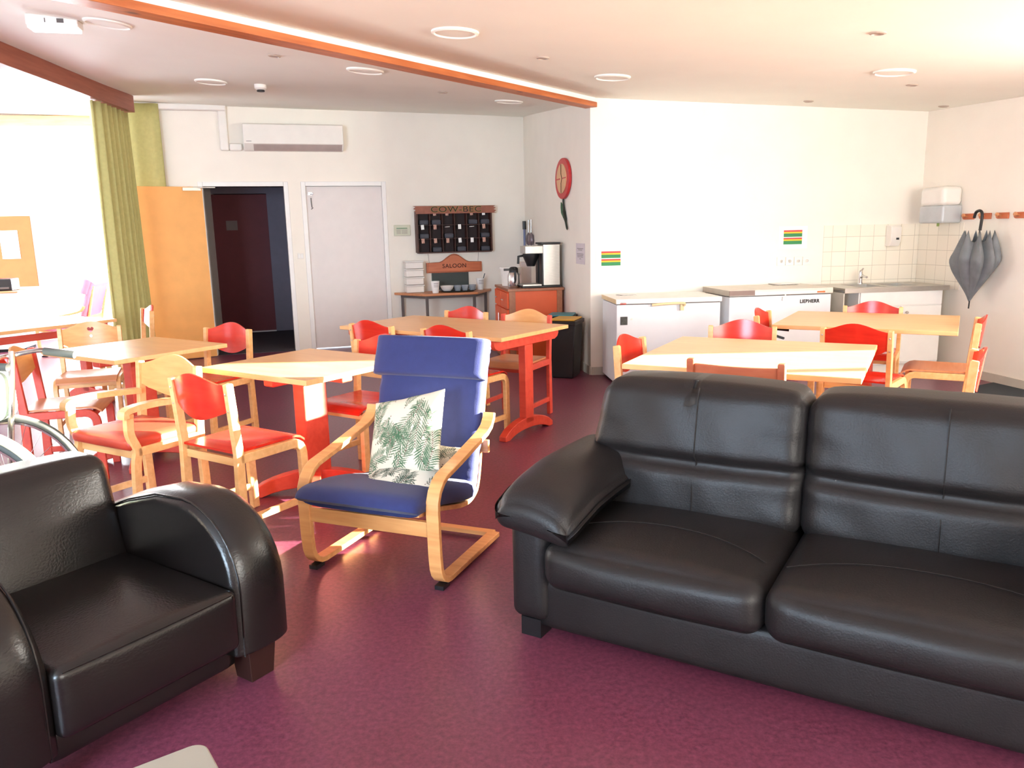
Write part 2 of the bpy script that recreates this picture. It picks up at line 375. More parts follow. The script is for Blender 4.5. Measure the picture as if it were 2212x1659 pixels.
def window(name, P, ang, a, b, lo, hi, mull=1, fr=0.05):
    o = MB()
    o.box(a, a + fr, 0.03, 0.10, lo, hi).box(b - fr, b, 0.03, 0.10, lo, hi).box(a + fr, b - fr, 0.03, 0.10, lo, lo + fr).box(a + fr, b - fr, 0.03, 0.10, hi - fr, hi)
    for k in range(1, mull):
        x = a + (b - a) * k / mull; o.box(x - fr / 2, x + fr / 2, 0.03, 0.10, lo + fr, hi - fr)
    q = struct(o.build(name, M_white, smooth=0)); q.location = (P[0], P[1], 0); q.rotation_euler = (0, 0, R(ang))
    MB().box(a + fr * .5, b - fr * .5, 0.06, 0.066, lo + fr * .5, hi - fr * .5).build('glass_pane', M_glass, q, smooth=0); return q
window('window_1', C3, -81, 3.86, 4.46, 0.95, 2.15, fr=0.022); window('window_2', C3, -81, 4.49, 5.20, 0.95, 2.15, fr=0.022)
for i, (a, b, lo, hi) in enumerate([(0.9, 2.4, 0.6, 2.2), (2.6, 4.1, 0.6, 2.2), (7.6, 8.5, 0.6, 2.3), (8.75, 9.65, 0.6, 2.3)]):
    window('window_%d' % (3 + i), (6.0, -1.9), 180, a, b, lo, hi, 2)
window('window_7', (-9, 11.2), 9, 2.25, 4.5, 0.06, 2.3, 3); window('window_8', (-9, 11.2), 9, 0.2, 4.5, 2.45, 2.95, 4)
window('window_9', (-8.8, -2.1), 90, 9.0, 12.4, 0.3, 2.6, 3); window('window_10', (-8.8, -2.1), 90, 3.2, 5.2, 0.9, 2.2, 2)

# ceilings
bu = Vector((-2.23, -2.9)).normalized(); C2v = Vector(C2); nrm = Vector((-bu.y, bu.x))       # nrm points towards camera side/right
if nrm.dot(Vector((1, -1))) < 0: nrm = -nrm
def beam_pt(t): return C2v + bu * t
def zA(x, y):
    d = nrm.dot(Vector((x, y)) - C2v); return 2.662 - 0.058 * max(0.0, min(d, 5.0))
ctrl = [(0.8, 7.8, 2.63), (-1.43, 4.88, 2.63), (-3.2, 2.6, 2.63), (0.222, 10.85, 2.92), (-4.0, 9.55, 2.985), (-3.3, 9.77, 2.961), (-4.03, 8.72, 2.93), (-3.9, 6.44, 2.93), (-3.8, 4.0, 2.90), (-1.6, 10.3, 2.945), (-9, 4, 3.1), (-9, 11, 3.25), (-5, 12, 3.15)]
cp = np.array(ctrl); nC = len(cp)
def U(r2): return 0.5 * r2 * np.log(r2 + 1e-12)
Kx = U(((cp[:, None, :2] - cp[None, :, :2]) ** 2).sum(-1)) + np.eye(nC) * 0.5
Pm = np.c_[np.ones(nC), cp[:, :2]]; AA = np.block([[Kx, Pm], [Pm.T, np.zeros((3, 3))]]); wS = np.linalg.solve(AA, np.r_[cp[:, 2], 0, 0, 0])
def zB(x, y):
    u = U(((cp[:, :2] - np.array([x, y])) ** 2).sum(1)); return float(u @ wS[:nC] + wS[nC] + wS[nC + 1] * x + wS[nC + 2] * y)
def grid_ceiling(name, P, zf, mt):
    """P(i,j) -> (x,y); upper skin 4 cm above"""
    nI, nJ = 18, 14; mb = MB(); vs = []; fs = []
    for i in range(nI + 1):
        for j in range(nJ + 1):
            x, y = P(i / nI, j / nJ); vs.append((x, y, zf(x, y)))
    W = nJ + 1
    for i in range(nI):
        for j in range(nJ): fs.append((i * W + j, (i + 1) * W + j, (i + 1) * W + j + 1, i * W + j + 1))
    mb.add(vs, fs); o = mb.build(name, mt, smooth=180)
    sm = o.modifiers.new('solid', 'SOLIDIFY'); sm.thickness = 0.12; sm.offset = 1.0
    # make sure the normal side used for thickness is up
    me = o.data
    if me.polygons[0].normal.z < 0: sm.offset = -1.0
    return struct(o)
def PA(s, t):
    a = beam_pt(-5.0 + 17.8 * s); wn_ = Vector((math.cos(R(9)), math.sin(R(9)))); L_ = 12.0     # runs out to the right wall and the rear wall
    L_ = min(L_, (wn_.dot(Vector(C3) - a) + 0.10) / wn_.dot(nrm), (a.y + 2.0) / -nrm.y); e = a + nrm * (max(L_, 0.05) * t)
    return a.x + (e.x - a.x), a.y + (e.y - a.y)
grid_ceiling('ceiling', PA, zA, M_ceil)
far = [(-12, 4.0), (-9.3, 10.5), (-8.2, 12.8), (-4.2, 12.6), (0.3, 11.3), (0.98, 8.0)]
def far_pt(s):
    q = s * (len(far) - 1); i = min(int(q), len(far) - 2); t = q - i
    return Vector(far[i]).lerp(Vector(far[i + 1]), t)
def PB(s, t):
    a = beam_pt(12.5 * (1 - s) - 0.12 * s); e = far_pt(s); p = a.lerp(e, t); return p.x, p.y
grid_ceiling('ceiling_bay', PB, zB, M_ceil)
# fascia + pine beam across the seam
def beam(name, p0, p1, w, z0, z1, m, lab=None):
    L = (p1 - p0).length; a = math.degrees(math.atan2(p1.y - p0.y, p1.x - p0.x))
    o = MB().box(0, L, -w / 2, w / 2, z0, z1).build(name, m, bevel=0.004, smooth=0)
    o.location = (p0.x, p0.y, 0); o.rotation_euler = (0, 0, R(a)); return struct(o)
pe = beam_pt(-0.02) + nrm * 0.02; ps = beam_pt(12.3) + nrm * 0.02
beam('trim_1', pe - nrm * 0.0, ps, 0.05, 2.615, 2.70, M_white)
beam('trim_2', pe - nrm * 0.02, ps - nrm * 0.02, 0.13, 2.572, 2.618, M_beam)
beam('trim_3', Vector((-4.0, 8.74)), Vector((-3.47, 0.2)), 0.12, 2.76, 2.93, M_beamdk)
beam('trim_4', Vector((-9.0, 11.12)), Vector((-4.6, 11.82)), 0.10, 3.02, 3.16, M_beech)

# baseboards
def board(name, P, ang, a, b, h=0.08):
    o = MB().box(a, b, -0.012, -0.001, 0, h).build(name, mat('grey_baseboard', srgb(196, 190, 178), 0.5), smooth=0); o.location = (P[0], P[1], 0); o.rotation_euler = (0, 0, R(ang)); return struct(o)
board('baseboard_right', C3, -81, 0.68, 10.0); board('baseboard_kitchen', C2, 6, 0.01, 3.4); board('baseboard_side', C1, A2, 0.02, L2, 0.09); board('baseboard_back', B0, 17, 1.1, 2.9)

# tiles behind the sink (on both walls)
o = struct(MB().box(2.39, 3.41, -0.008, -0.001, 0.80, 1.43).build('trim_5', M_tile, smooth=0)); o.location = (*C2, 0); o.rotation_euler = (0, 0, R(6))
o = struct(MB().box(0.01, 0.635, -0.008, -0.001, 0.80, 1.43).build('trim_6', M_tile, smooth=0)); o.location = (*C3, 0); o.rotation_euler = (0, 0, R(-81))

def local(name, P, ang, label=None, cat=None, group=None): return thing(name, label, cat, (P[0], P[1], 0), ang, group)
# corridor behind the open doorway
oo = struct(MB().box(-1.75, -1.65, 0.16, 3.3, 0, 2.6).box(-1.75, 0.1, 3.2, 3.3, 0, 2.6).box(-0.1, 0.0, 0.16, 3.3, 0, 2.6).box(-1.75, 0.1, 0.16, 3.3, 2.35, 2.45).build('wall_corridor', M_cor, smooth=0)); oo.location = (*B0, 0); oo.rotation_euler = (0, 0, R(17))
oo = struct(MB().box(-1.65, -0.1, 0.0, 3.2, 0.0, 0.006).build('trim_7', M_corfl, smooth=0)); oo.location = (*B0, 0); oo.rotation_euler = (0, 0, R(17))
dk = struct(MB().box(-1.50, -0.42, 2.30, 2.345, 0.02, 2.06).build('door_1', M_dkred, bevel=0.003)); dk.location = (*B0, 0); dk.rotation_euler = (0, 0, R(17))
MB().box(-1.40, -1.36, 2.29, 2.30, 0.92, 1.14).tube([(-1.38, 2.30, 1.06), (-1.38, 2.25, 1.06), (-1.27, 2.25, 1.06)], 0.009).build('door_handle', M_steel, dk)
MB().box(-1.02, -0.86, 2.292, 2.30, 1.54, 1.68).build('door_plaque', mat('dim_plaque', srgb(120, 100, 100), 0.5), dk)
MB().box(-1.50, -0.42, 2.26, 2.30, 0.006, 0.022).build('under_door_light_strip', M_white, dk)  # white strip painted in for the light showing under the corridor door
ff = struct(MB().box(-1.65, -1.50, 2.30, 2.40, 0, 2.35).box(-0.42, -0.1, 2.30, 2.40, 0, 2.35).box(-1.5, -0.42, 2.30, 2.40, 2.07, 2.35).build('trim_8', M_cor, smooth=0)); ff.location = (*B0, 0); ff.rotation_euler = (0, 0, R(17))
# white closed door with casing
dr = struct(MB().box(0.04, 0.98, 0.03, 0.07, 0.012, 2.04).build('door_2', M_door, bevel=0.003)); dr.location = (*B0, 0); dr.rotation_euler = (0, 0, R(17))
def casing(name, a, b):
    o = struct(MB().box(a - 0.055, a, -0.015, 0.16, 0, 2.095).box(b, b + 0.055, -0.015, 0.16, 0, 2.095).box(a, b, -0.015, 0.16, 2.04, 2.095).build(name, M_white, bevel=0.006)); o.location = (*B0, 0); o.rotation_euler = (0, 0, R(17)); return o
casing('trim_9', -1.15, -0.22); casing('trim_10', 0.04, 0.98)
# mustard door leaf swung wide open against the wall
hinge = (-3.62, 9.56); ang_leaf = math.degrees(math.atan2(9.10 - 9.56, -4.36 + 3.62))
lf = struct(MB().box(0, 0.90, -0.02, 0.02, 0.012, 2.03).build('door_3', M_orange, bevel=0.003)); lf.location = (*hinge, 0); lf.rotation_euler = (0, 0, R(ang_leaf))
MB().box(-0.003, 0.0, -0.02, 0.02, 0.02, 2.02).build('door_edge', M_white, lf)
MB().box(0.02, 0.22, 0.02, 0.05, 1.985, 2.02).tube([(0.1, 0.04, 2.02), (-0.14, 0.07, 2.02)], 0.008).build('door_closer', M_steel, lf)

# ================================================================ things on the back wall
def on_back(name, label, cat, s, z, group=None, off=0.0):
    x, y = on_line(B0, 17, s); x += off * math.sin(R(17)); y -= off * math.cos(R(17)); return thing(name, label, cat, (x, y, z), 17, group)
t = on_back('door_bolt', 'small chrome surface bolt at the top left of the white door', 'bolt', 0.09, 1.95, off=-0.028)
MB().box(-0.025, 0.03, -0.02, 0, -0.02, 0.02).tube([(0.0, -0.025, 0), (0.04, -0.03, 0)], 0.012).build('bolt_body', M_chrome, t, bevel=0.003)
MB().tube([(0.01, -0.01, -0.05), (0.012, -0.012, -0.12), (0.016, -0.01, -0.17)], 0.005).tube([(0.03, -0.01, -0.17), (0.005, -0.01, -0.19)], 0.004).build('pull_cord', M_grey, t)
t = on_back('light_switch', 'white double light switch between the two doorways', 'light switch', -0.075, 1.19)
MB().box(-0.037, 0.037, -0.012, 0, -0.037, 0.037).build('plate', M_plast, t, bevel=0.003)
for s in (-1, 1): MB().box(s * 0.016 - 0.012, s * 0.016 + 0.012, -0.018, -0.012, -0.022, 0.022).build('rocker', M_white, t, bevel=0.002)
t = on_back('alarm_panel', 'small grey-green control panel right of the white door', 'control panel', 1.215, 1.48)
MB().box(-0.105, 0.105, -0.035, 0, -0.068, 0.068).build('housing', mat('greenish_plastic', srgb(206, 208, 186), 0.5), t, bevel=0.006)
MB().box(-0.075, 0.065, -0.038, -0.035, 0.02, 0.032).build('display', mat('green_display', srgb(70, 110, 76), 0.3), t)
MB().box(-0.075, -0.02, -0.038, -0.035, -0.045, 0.01).box(-0.01, 0.065, -0.038, -0.035, -0.045, 0.01).build('keypad', mat('panel_keys', srgb(180, 180, 162), 0.5), t, bevel=0.002)
# air conditioner and its duct
t = on_back('air_conditioner', 'white wall-mounted split air conditioner above the doors', 'air conditioner', -0.06, 2.45)
prof = [(0, 0.0), (-0.13, 0.0), (-0.19, 0.055), (-0.205, 0.075), (-0.205, 0.29), (-0.19, 0.30), (0, 0.30)]
MB().xprism(prof, -0.58, 0.58).build('housing', M_plast, t, bevel=0.008)
MB().xprism([(-0.125, -0.004), (-0.195, 0.052), (-0.20, 0.066), (-0.12, 0.012)], -0.47, 0.56).build('louvre', mat('grey_louvre', srgb(176, 160, 154), 0.5), t)
MB().box(-0.55, -0.49, -0.208, -0.205, 0.095, 0.10).build('badge', M_grey, t)
t = on_back('cable_duct', 'white pipe duct along the ceiling to the air conditioner', 'duct', -0.86, 2.45)
MB().box(-0.05, 0.05, -0.06, 0, 0.0, 0.50).box(-0.72, 0.05, -0.09, 0, 0.45, 0.525).box(0.05, 0.20, -0.05, 0, 0.0, 0.09).build('duct_cover', M_plast, t, bevel=0.02)
# pigeonhole rack
t = on_back('pigeonhole_rack', 'dark wooden pigeonhole rack under a board lettered COW-BEC', 'letter rack', 1.89, 1.19)
mb = MB(); W_, H_ = 0.98, 0.52
mb.box(-W_ / 2, W_ / 2, -0.012, -0.001, 0, H_)
mb.build('back_panel', mat('very_dark_wood', srgb(34, 16, 18), 0.7), t)
mb = MB(); mb.box(-W_ / 2 - 0.015, -W_ / 2 + 0.005, -0.13, 0, 0, H_).box(W_ / 2 - 0.005, W_ / 2 + 0.015, -0.13, 0, 0, H_).box(-W_ / 2, W_ / 2, -0.13, 0, -0.012, 0.004)
mb.build('outer_frame', M_dkwood, t)
for k in range(1, 6): MB().box(-W_ / 2 + W_ * k / 6 - 0.004, -W_ / 2 + W_ * k / 6 + 0.004, -0.12, -0.012, 0, H_).build('divider', M_dkwood, t)
for z in (0.17, 0.345): MB().box(-W_ / 2 + .005, W_ / 2 - .005, -0.125, -0.012, z, z + 0.006).build('shelf', M_dkwood, t)
zig = [(-0.53, 0.49), (-0.50, 0.505), (-0.535, 0.52), (-0.505, 0.54), (-0.54, 0.555), (-0.51, 0.575), (-0.545, 0.59)]
zg2 = [(0.55, 0.59), (0.52, 0.575), (0.555, 0.56), (0.525, 0.54), (0.56, 0.525), (0.53, 0.505), (0.565, 0.495)]
hb = MB().yprism(zig + zg2, -0.15, -0.13).build('header_board', mat('header_wood', srgb(142, 82, 62), 0.5, var=0.2, scale=12), t, smooth=0)
ol = text_mesh('lettering', 'COW-BEC', 0.105, mat('ochre_outline_paint', srgb(150, 112, 60), 0.7), hb, T((0.02, -0.151, 0.542)), 0.0008, 1.05, 0.006, fit=0.68)
ol2 = text_mesh('lettering', 'COW-BEC', 0.10, mat('dark_letter_paint', srgb(40, 34, 26), 0.7), hb, T((0.02, -0.1535, 0.542)), 0.0008, 1.08, 0.0, fit=0.665)
rows = {2: [(0.44, 0), (0.44, 1), (0.44, 1), (0, -1), (0.44, 1), (0.45, 2)], 1: [(0, 2), (0, 1), (0, 3), (0, 2), (0, 3), (0, 1)], 0: [(0, 1), (0, 1), (0, 1), (0, 2), (0, 2), (0, 1)]}
bagcells = {(2, 0), (2, 1), (2, 4), (2, 5), (1, 0), (1, 2), (1, 5), (0, 1), (0, 3), (0, 5)}
for (rw, zb) in ((0, 0.004), (1, 0.178), (2, 0.352)):
    for c in range(6):
        x = -W_ / 2 + W_ * (c + 0.5) / 6; rwn = {0: 'bottom', 1: 'middle', 2: 'top'}[rw]; cn = ['first', 'second', 'third', 'fourth', 'fifth', 'sixth'][c]
        if (rw, c) in bagcells:
            bx, by = on_line(B0, 17, 1.89 + x + 0.01); bx += 0.075 * math.sin(R(17)); by -= 0.075 * math.cos(R(17))
            bg = thing('grey_pouch', 'grey folded pouch in the %s row, %s pigeonhole from left' % (rwn, cn), 'pouch', (bx, by, 1.19 + zb + 0.002), 17, 'pouches in the pigeonholes')
            MB().rbox(0, 0, 0.03, 0.12, 0.055, 0.058, 0.012, (0, 0.004, 0.004), n=6).build('pouch', M_bag, bg, smooth=180)
        kind = rows[rw][c][1]
        if kind > 0:
            bx, by = on_line(B0, 17, 1.89 + x - 0.02); bx += 0.132 * math.sin(R(17)); by -= 0.132 * math.cos(R(17))
            colr = {1: 'printed photo', 2: 'plain white', 3: 'edge-on white'}[kind]
            q = MB().box(-0.02, 0.02, -0.002, 0.0, -0.03, 0.03) if kind != 3 else MB().box(-0.03, 0.03, -0.01, 0.02, -0.003, 0.003)
            q = q.build('name_tag', M_photo if kind == 1 else M_paper, smooth=0); q.location = (bx, by, 1.19 + zb + 0.145); q.rotation_euler = (0, R(random.uniform(-5, 5)), R(17))
            tag(q, '%s name tag at the %s row, %s pigeonhole from left' % (colr, rwn, cn), 'name tag', 'name tags on the pigeonhole rack')
# saloon sign
t = on_back('saloon_sign', 'wooden sign with an arched top lettered SALOON', 'sign', 1.885, 0.92)
pts = [(-0.375, 0), (0.375, 0), (0.375, 0.135)]
for k in range(13):
    a = k / 12; x = 0.20 - 0.40 * a; pts.append((x, 0.14 + 0.105 * math.cos((a - 0.5) * math.pi) ** 1.6))
pts.append((-0.375, 0.135))
MB().yprism(pts, -0.045, -0.025).build('board', M_sign, t, bevel=0.004)
inner = [(x * 0.945, 0.012 + z * 0.9, ) for x, z in pts]
MB().tube([(x, -0.046, z) for x, z in inner], 0.002, 4, closed=True).build('border_line', M_ink, t)
text_mesh('lettering', 'SALOON', 0.075, M_ink, t, T((0.0, -0.0462, 0.085)), 0.0008, 1.1, 0.001, fit=0.32)
MB().tube([(-0.33, -0.02, 0.135), (-0.345, -0.01, 0.26)], 0.0015, 4).tube([(0.33, -0.02, 0.135), (0.345, -0.01, 0.26)], 0.0015, 4).build('hanging_wire', M_grey, t)
q = MB().box(-0.25, 0.25, -0.02, -0.002, 0, 0.235).build('slate_board', M_slate, bevel=0.003); x, y = on_line(B0, 17, 1.83); q.location = (x, y, 0.695); q.rotation_euler = (0, 0, R(17))
tag(q, 'dark slate board leaning on the wall under the saloon sign', 'board')
# console table (trapezoid)
t = on_back('console_table', 'trapezoidal tan tabletop console on grey metal legs', 'table', 1.73, 0)
pl = [(-0.66, -0.03), (-0.34, -0.52), (0.34, -0.52), (0.66, -0.03)]
MB().prism(pl, 0.655, 0.685).build('tabletop', M_tan, t, bevel=0.005)
MB().prism([(-0.58, -0.07), (-0.32, -0.46), (0.32, -0.46), (0.58, -0.07)], 0.62, 0.655).build('apron', M_grey, t)
for x, y in ((-0.56, -0.08), (0.56, -0.08), (-0.31, -0.45), (0.31, -0.45)): MB().box(x - 0.017, x + 0.017, y - 0.017, y + 0.017, 0, 0.655).build('leg', M_grey, t, bevel=0.003)
def on_console(name, label, cat, dx, dy, z, group=None):
    o = on_back(name, label, cat, 1.73 + dx, z, group, off=-dy); return o
for i, (z, h, nm) in enumerate(((0.686, 0.10, 'lowest'), (0.788, 0.10, 'second'), (0.890, 0.10, 'third'), (0.992, 0.10, 'topmost'))):
    t = on_console('storage_box', 'white plastic tub on the console table, %s of the stack of four' % nm, 'storage box', -0.41, -0.15, z, 'white tubs stacked on the console table')
    MB().box(-0.115, 0.115, -0.08, 0.08, 0, h - 0.016).build('tub', M_plast, t, bevel=0.012); MB().box(-0.122, 0.122, -0.087, 0.087, h - 0.016, h - 0.002).build('lid', M_white, t, bevel=0.005)
def cup(dx, dy, lab):
    t = on_console('paper_cup', lab, 'cup', dx, dy, 0.687)
    MB().lathe([(0.038, 0), (0.055, 0.15), (0.052, 0.15), (0.036, 0.004)], 24).build('cup_body', M_paper, t, smooth=50)
    MB().box(-0.03, 0.03, -0.0535, -0.049, 0.12, 0.125).box(-0.03, 0.03, -0.052, -0.047, 0.10, 0.104).box(-0.03, 0.03, -0.051, -0.046, 0.08, 0.084).build('printed_lines', M_grey, t); return t
cup(-0.19, -0.42, 'white printed cup left of the tray on the console'); c_ = cup(0.47, -0.16, 'white printed cup holding a pen, right of the tray')
t = on_console('pen', 'dark pen standing in the right-hand cup', 'pen', 0.49, -0.16, 0.70); MB().tube([(-0.02, 0, 0.0), (0.045, -0.01, 0.20)], 0.006, 8).build('pen_barrel', M_black, t)
t = on_console('serving_tray', 'dark grey oval tray holding bowls on the console', 'tray', 0.13, -0.32, 0.687)
MB().lathe([(0.16, 0), (0.20, 0.018), (0.195, 0.018), (0.155, 0.004)], 40, M=Matrix.Diagonal((1.25, 0.72, 1, 1))).build('tray_body', M_slate, t, smooth=60)
t = on_console('bowl', 'white bowl at the left end of the dark tray', 'bowl', -0.02, -0.34, 0.692)
MB().lathe([(0.03, 0), (0.04, 0.003), (0.075, 0.04), (0.088, 0.075), (0.084, 0.075), (0.07, 0.04), (0.0, 0.012)], 28).build('bowl_body', M_white, t, smooth=60)
M_gl = mat('cloudy_glass', srgb(170, 176, 184), 0.15, var=0.2, scale=20)
for i, (dx, nm) in enumerate(((0.122, 'next to the white bowl'), (0.224, 'second from the white bowl'), (0.326, 'farthest from the white bowl'))):
    t = on_console('glass_bowl', 'fluted glass bowl on the dark tray, ' + nm, 'bowl', dx, -0.33 + 0.015 * i, 0.692, 'glass bowls on the tray')
    MB().lathe([(0.025, 0), (0.035, 0.004), (0.05, 0.075), (0.047, 0.075), (0.03, 0.01), (0, 0.01)], 32, mod=lambda a, z: 1 + 0.04 * math.cos(12 * a)).build('bowl_body', M_gl, t, smooth=60)
# curtains
def curtain(name, label, P, ang, w_, z0, z1, folds, amp, spread=0.0, seed=0):
    rnd = random.Random(seed); n = folds * 12; vs = []; fs = []; ph = [rnd.uniform(0.7, 1.3) for _ in range(folds + 1)]; Z = 14
    for k in range(Z + 1):
        t_ = k / Z; z = z0 + (z1 - z0) * t_; wf = 1 + spread * (1 - t_) ** 1.5
        for i in range(n + 1):
            q = i / n; x = w_ * (q - 0.5) * wf + w_ * 0.5; fi = int(min(q * folds, folds - 1))
            y = amp * ph[fi] * math.sin(q * folds * 2 * math.pi + 0.5 * math.sin(3 * t_ + q * 5)) * (0.75 + 0.4 * (1 - t_))
            vs.append((x, y, z))
    for k in range(Z):
        for i in range(n): a = k * (n + 1) + i; fs.append((a, a + 1, a + n + 2, a + n + 1))
    o = MB().add(vs, fs).build(name, M_green, smooth=180); sm = o.modifiers.new('solid', 'SOLIDIFY'); sm.thickness = 0.004
    o.location = (P[0], P[1], 0); o.rotation_euler = (0, 0, R(ang)); return tag(o, label, 'curtain', 'green curtains')
curtain('curtain', 'green pleated curtain hanging from the end of the dark beam', (-3.93, 7.86), 96, 0.86, 0.02, 2.75, 7, 0.055, 0.12, 3)
x, y = on_line(B0, 17, -2.24); curtain('curtain', 'flat olive curtain on the wall behind the mustard door', (x + 0.03, y - 0.10), 17, 0.70, 0.02, 2.96, 3, 0.018, 0.03, 5)
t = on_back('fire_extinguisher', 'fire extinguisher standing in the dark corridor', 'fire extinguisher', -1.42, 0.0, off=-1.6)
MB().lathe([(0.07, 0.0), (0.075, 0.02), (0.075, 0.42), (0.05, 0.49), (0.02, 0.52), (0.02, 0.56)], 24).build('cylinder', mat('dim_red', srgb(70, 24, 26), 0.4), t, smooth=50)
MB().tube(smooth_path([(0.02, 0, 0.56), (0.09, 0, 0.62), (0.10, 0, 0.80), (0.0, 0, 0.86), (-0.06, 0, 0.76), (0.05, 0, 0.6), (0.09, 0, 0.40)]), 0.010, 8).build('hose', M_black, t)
MB().box(-0.05, 0.06, -0.015, 0.015, 0.55, 0.60).build('lever', M_black, t)

# ================================================================ things on the side wall
def on_side(name, label, cat, s, z, group=None, off=0.0):
    a = R(A2); x, y = on_line(C1, A2, s); x += off * math.sin(a); y -= off * math.cos(a); return thing(name, label, cat, (x, y, z), A2, group)
t = on_side('tulip_clock', 'red tulip-shaped wall clock with green leaf', 'clock', 2.15, 1.985)
def ell(rx, rz, n=36, pt=0.0): return [(rx * math.cos(a) * (1 - 0.25 * pt * max(0, -math.sin(a))), rz * math.sin(a)) for a in [2 * math.pi * k / n for k in range(n)]]
MB().yprism(ell(0.30, 0.215), -0.035, -0.005).build('clock_rim', M_red, t, bevel=0.006)
MB().yprism(ell(0.205, 0.155), -0.042, -0.035).build('clock_face', M_clock, t)
MB().tube([(0.0, -0.044, 0.15), (0.0, -0.044, 0.05), (0.035, -0.044, 0.0), (0.0, -0.044, -0.05), (0.0, -0.044, -0.15)], 0.004, 6).build('face_line', M_ink, t)
MB().box(-0.20, -0.05, -0.046, -0.042, -0.006, 0.006).box(0.06, 0.20, -0.046, -0.042, -0.005, 0.005).build('clock_hand', M_red, t)
MB().tube(smooth_path([(0.0, -0.02, -0.215), (0.03, -0.02, -0.35), (0.16, -0.02, -0.545)]), [0.012] * 8 + [0.018] * 4 + [0.012] * 4 + [0.003], 8).build('stem', M_stem, t)
MB().yprism([(-0.10, -0.245), (0.0, -0.30), (0.07, -0.40), (0.09, -0.455), (0.0, -0.415), (-0.09, -0.36), (-0.11, -0.30)], -0.024, -0.014).build('leaf', M_leaf, t)
t = on_side('notice_sheet', 'small printed notice on the side wall above the bins', 'notice', 2.765, 1.20)
MB().box(-0.16, 0.16, -0.006, -0.003, -0.105, 0.105).build('sheet', mat('greyish_paper', srgb(214, 204, 208), 0.7), t)
mb = MB()
for z, a in ((0.05, 0.11), (0.035, 0.07), (-0.005, 0.12), (-0.02, 0.11), (-0.035, 0.10), (-0.055, 0.03)): mb.box(-a, a, -0.008, -0.0065, z, z + 0.005)
mb.build('printed_lines', M_grey, t)
t = on_side('utensil_spatula', 'blue-handled kitchen tool hanging in the corner', 'kitchen tool', 0.10, 1.30, off=0.03)
MB().tube([(0, 0, -0.12), (0, 0, 0.17)], 0.016, 8).build('blade', mat('blue_tool', srgb(104, 112, 150), 0.4), t); MB().tube([(0, 0, 0.16), (0, 0, 0.27)], 0.024, 8).build('handle', M_black, t)
for i, (s, nm) in enumerate(((0.36, 'left'), (0.52, 'right'))):
    t = on_side('ladle', 'grey metal ladle above the coffee machine, %s of the pair' % nm, 'ladle', s, 1.30, 'ladles above the coffee machine', off=0.03)
    MB().tube([(0, 0, 0.08), (0.01, 0, 0.28)], 0.01, 8).build('handle', M_steel, t); MB().lathe([(0.001, -0.05), (0.05, -0.03), (0.065, 0.02), (0.05, 0.08), (0.01, 0.12)], 18, M=Matrix.Diagonal((1.12, 0.6, 1, 1))).build('bowl', mat('grey_ladle', srgb(128, 116, 122), 0.4, 0.5), t, smooth=60)
# orange cabinet: its drawers face left, its side faces the room
t = on_side('orange_cabinet', 'orange cabinet with drawers under the coffee machine', 'cabinet', 1.72, 0.0)
D_ = 0.64   # depth out of the wall ; runs 0.85 along the wall, near end at +0.43
MB().box(-0.40, 0.42, -D_, -0.04, 0.04, 0.79).build('body', M_orcab, t, bevel=0.003)
MB().box(-0.42, 0.44, -D_ - 0.015, -0.02, 0.79, 0.82).build('cabinet_top', M_brtrim, t, bevel=0.004)
MB().box(-0.42, 0.44, -D_ - 0.005, -0.03, 0.0, 0.04).build('plinth', M_brtrim, t)
MB().box(0.42, 0.432, -D_, -D_ + 0.07, 0.04, 0.79).box(0.42, 0.432, -0.10, -0.04, 0.04, 0.79).build('edge_trim', M_brtrim, t)
for a, b in ((-0.39, -0.01), (0.01, 0.40)):
    d = MB().box(a, b, -D_ - 0.02, -D_, 0.60, 0.775).build('drawer', M_orcab, t, bevel=0.004); MB().tube([((a + b) / 2 - 0.04, -D_ - 0.04, 0.69), ((a + b) / 2 + 0.04, -D_ - 0.04, 0.69)], 0.007).build('drawer_handle', M_chrome, d)
    d = MB().box(a, b, -D_ - 0.02, -D_, 0.06, 0.585).build('cabinet_door', M_orcab, t, bevel=0.004); MB().tube([(b - 0.05, -D_ - 0.035, 0.40), (b - 0.05, -D_ - 0.035, 0.52)], 0.007).build('door_handle', M_chrome, d)
# coffee machine
t = on_side('coffee_machine', 'steel filter coffee machine with black brew basket', 'coffee machine', 1.93, 0.822)
MB().box(-0.12, 0.17, -0.24, -0.05, 0.02, 0.47).build('water_tank', M_steel, t, bevel=0.006)
MB().box(-0.12, 0.17, -0.44, -0.24, 0.37, 0.455).build('brew_head', mat('light_steel', srgb(214, 210, 200), 0.3, 0.3), t, bevel=0.008)
MB().box(-0.13, 0.18, -0.26, -0.045, 0.47, 0.49).build('top_lid', M_black, t, bevel=0.004)
MB().box(-0.13, 0.18, -0.48, -0.045, 0.0, 0.02).build('base', M_black, t, bevel=0.003); MB().box(-0.11, 0.16, -0.47, -0.26, 0.02, 0.035).build('hot_plate', M_steel, t)
MB().lathe([(0.045, 0), (0.055, 0.03), (0.085, 0.10), (0.09, 0.14), (0.0, 0.14)], 28, M=T((0.03, -0.35, 0.23))).tube([(0.03, -0.43, 0.35), (0.03, -0.49, 0.34), (0.03, -0.495, 0.26)], 0.014, 8).build('brew_basket', M_black, t, smooth=50)
MB().box(-0.12, -0.02, -0.262, -0.24, 0.035, 0.37).box(0.03, 0.17, -0.255, -0.24, 0.035, 0.37).build('front_panel', M_black, t)
t = on_side('thermos_jug', 'steel vacuum jug with black lid beside the coffee machine', 'jug', 2.02, 0.822, off=0.56)
MB().lathe([(0.062, 0), (0.067, 0.01), (0.067, 0.14), (0.05, 0.175)], 28).build('jug_body', M_chrome, t, smooth=50)
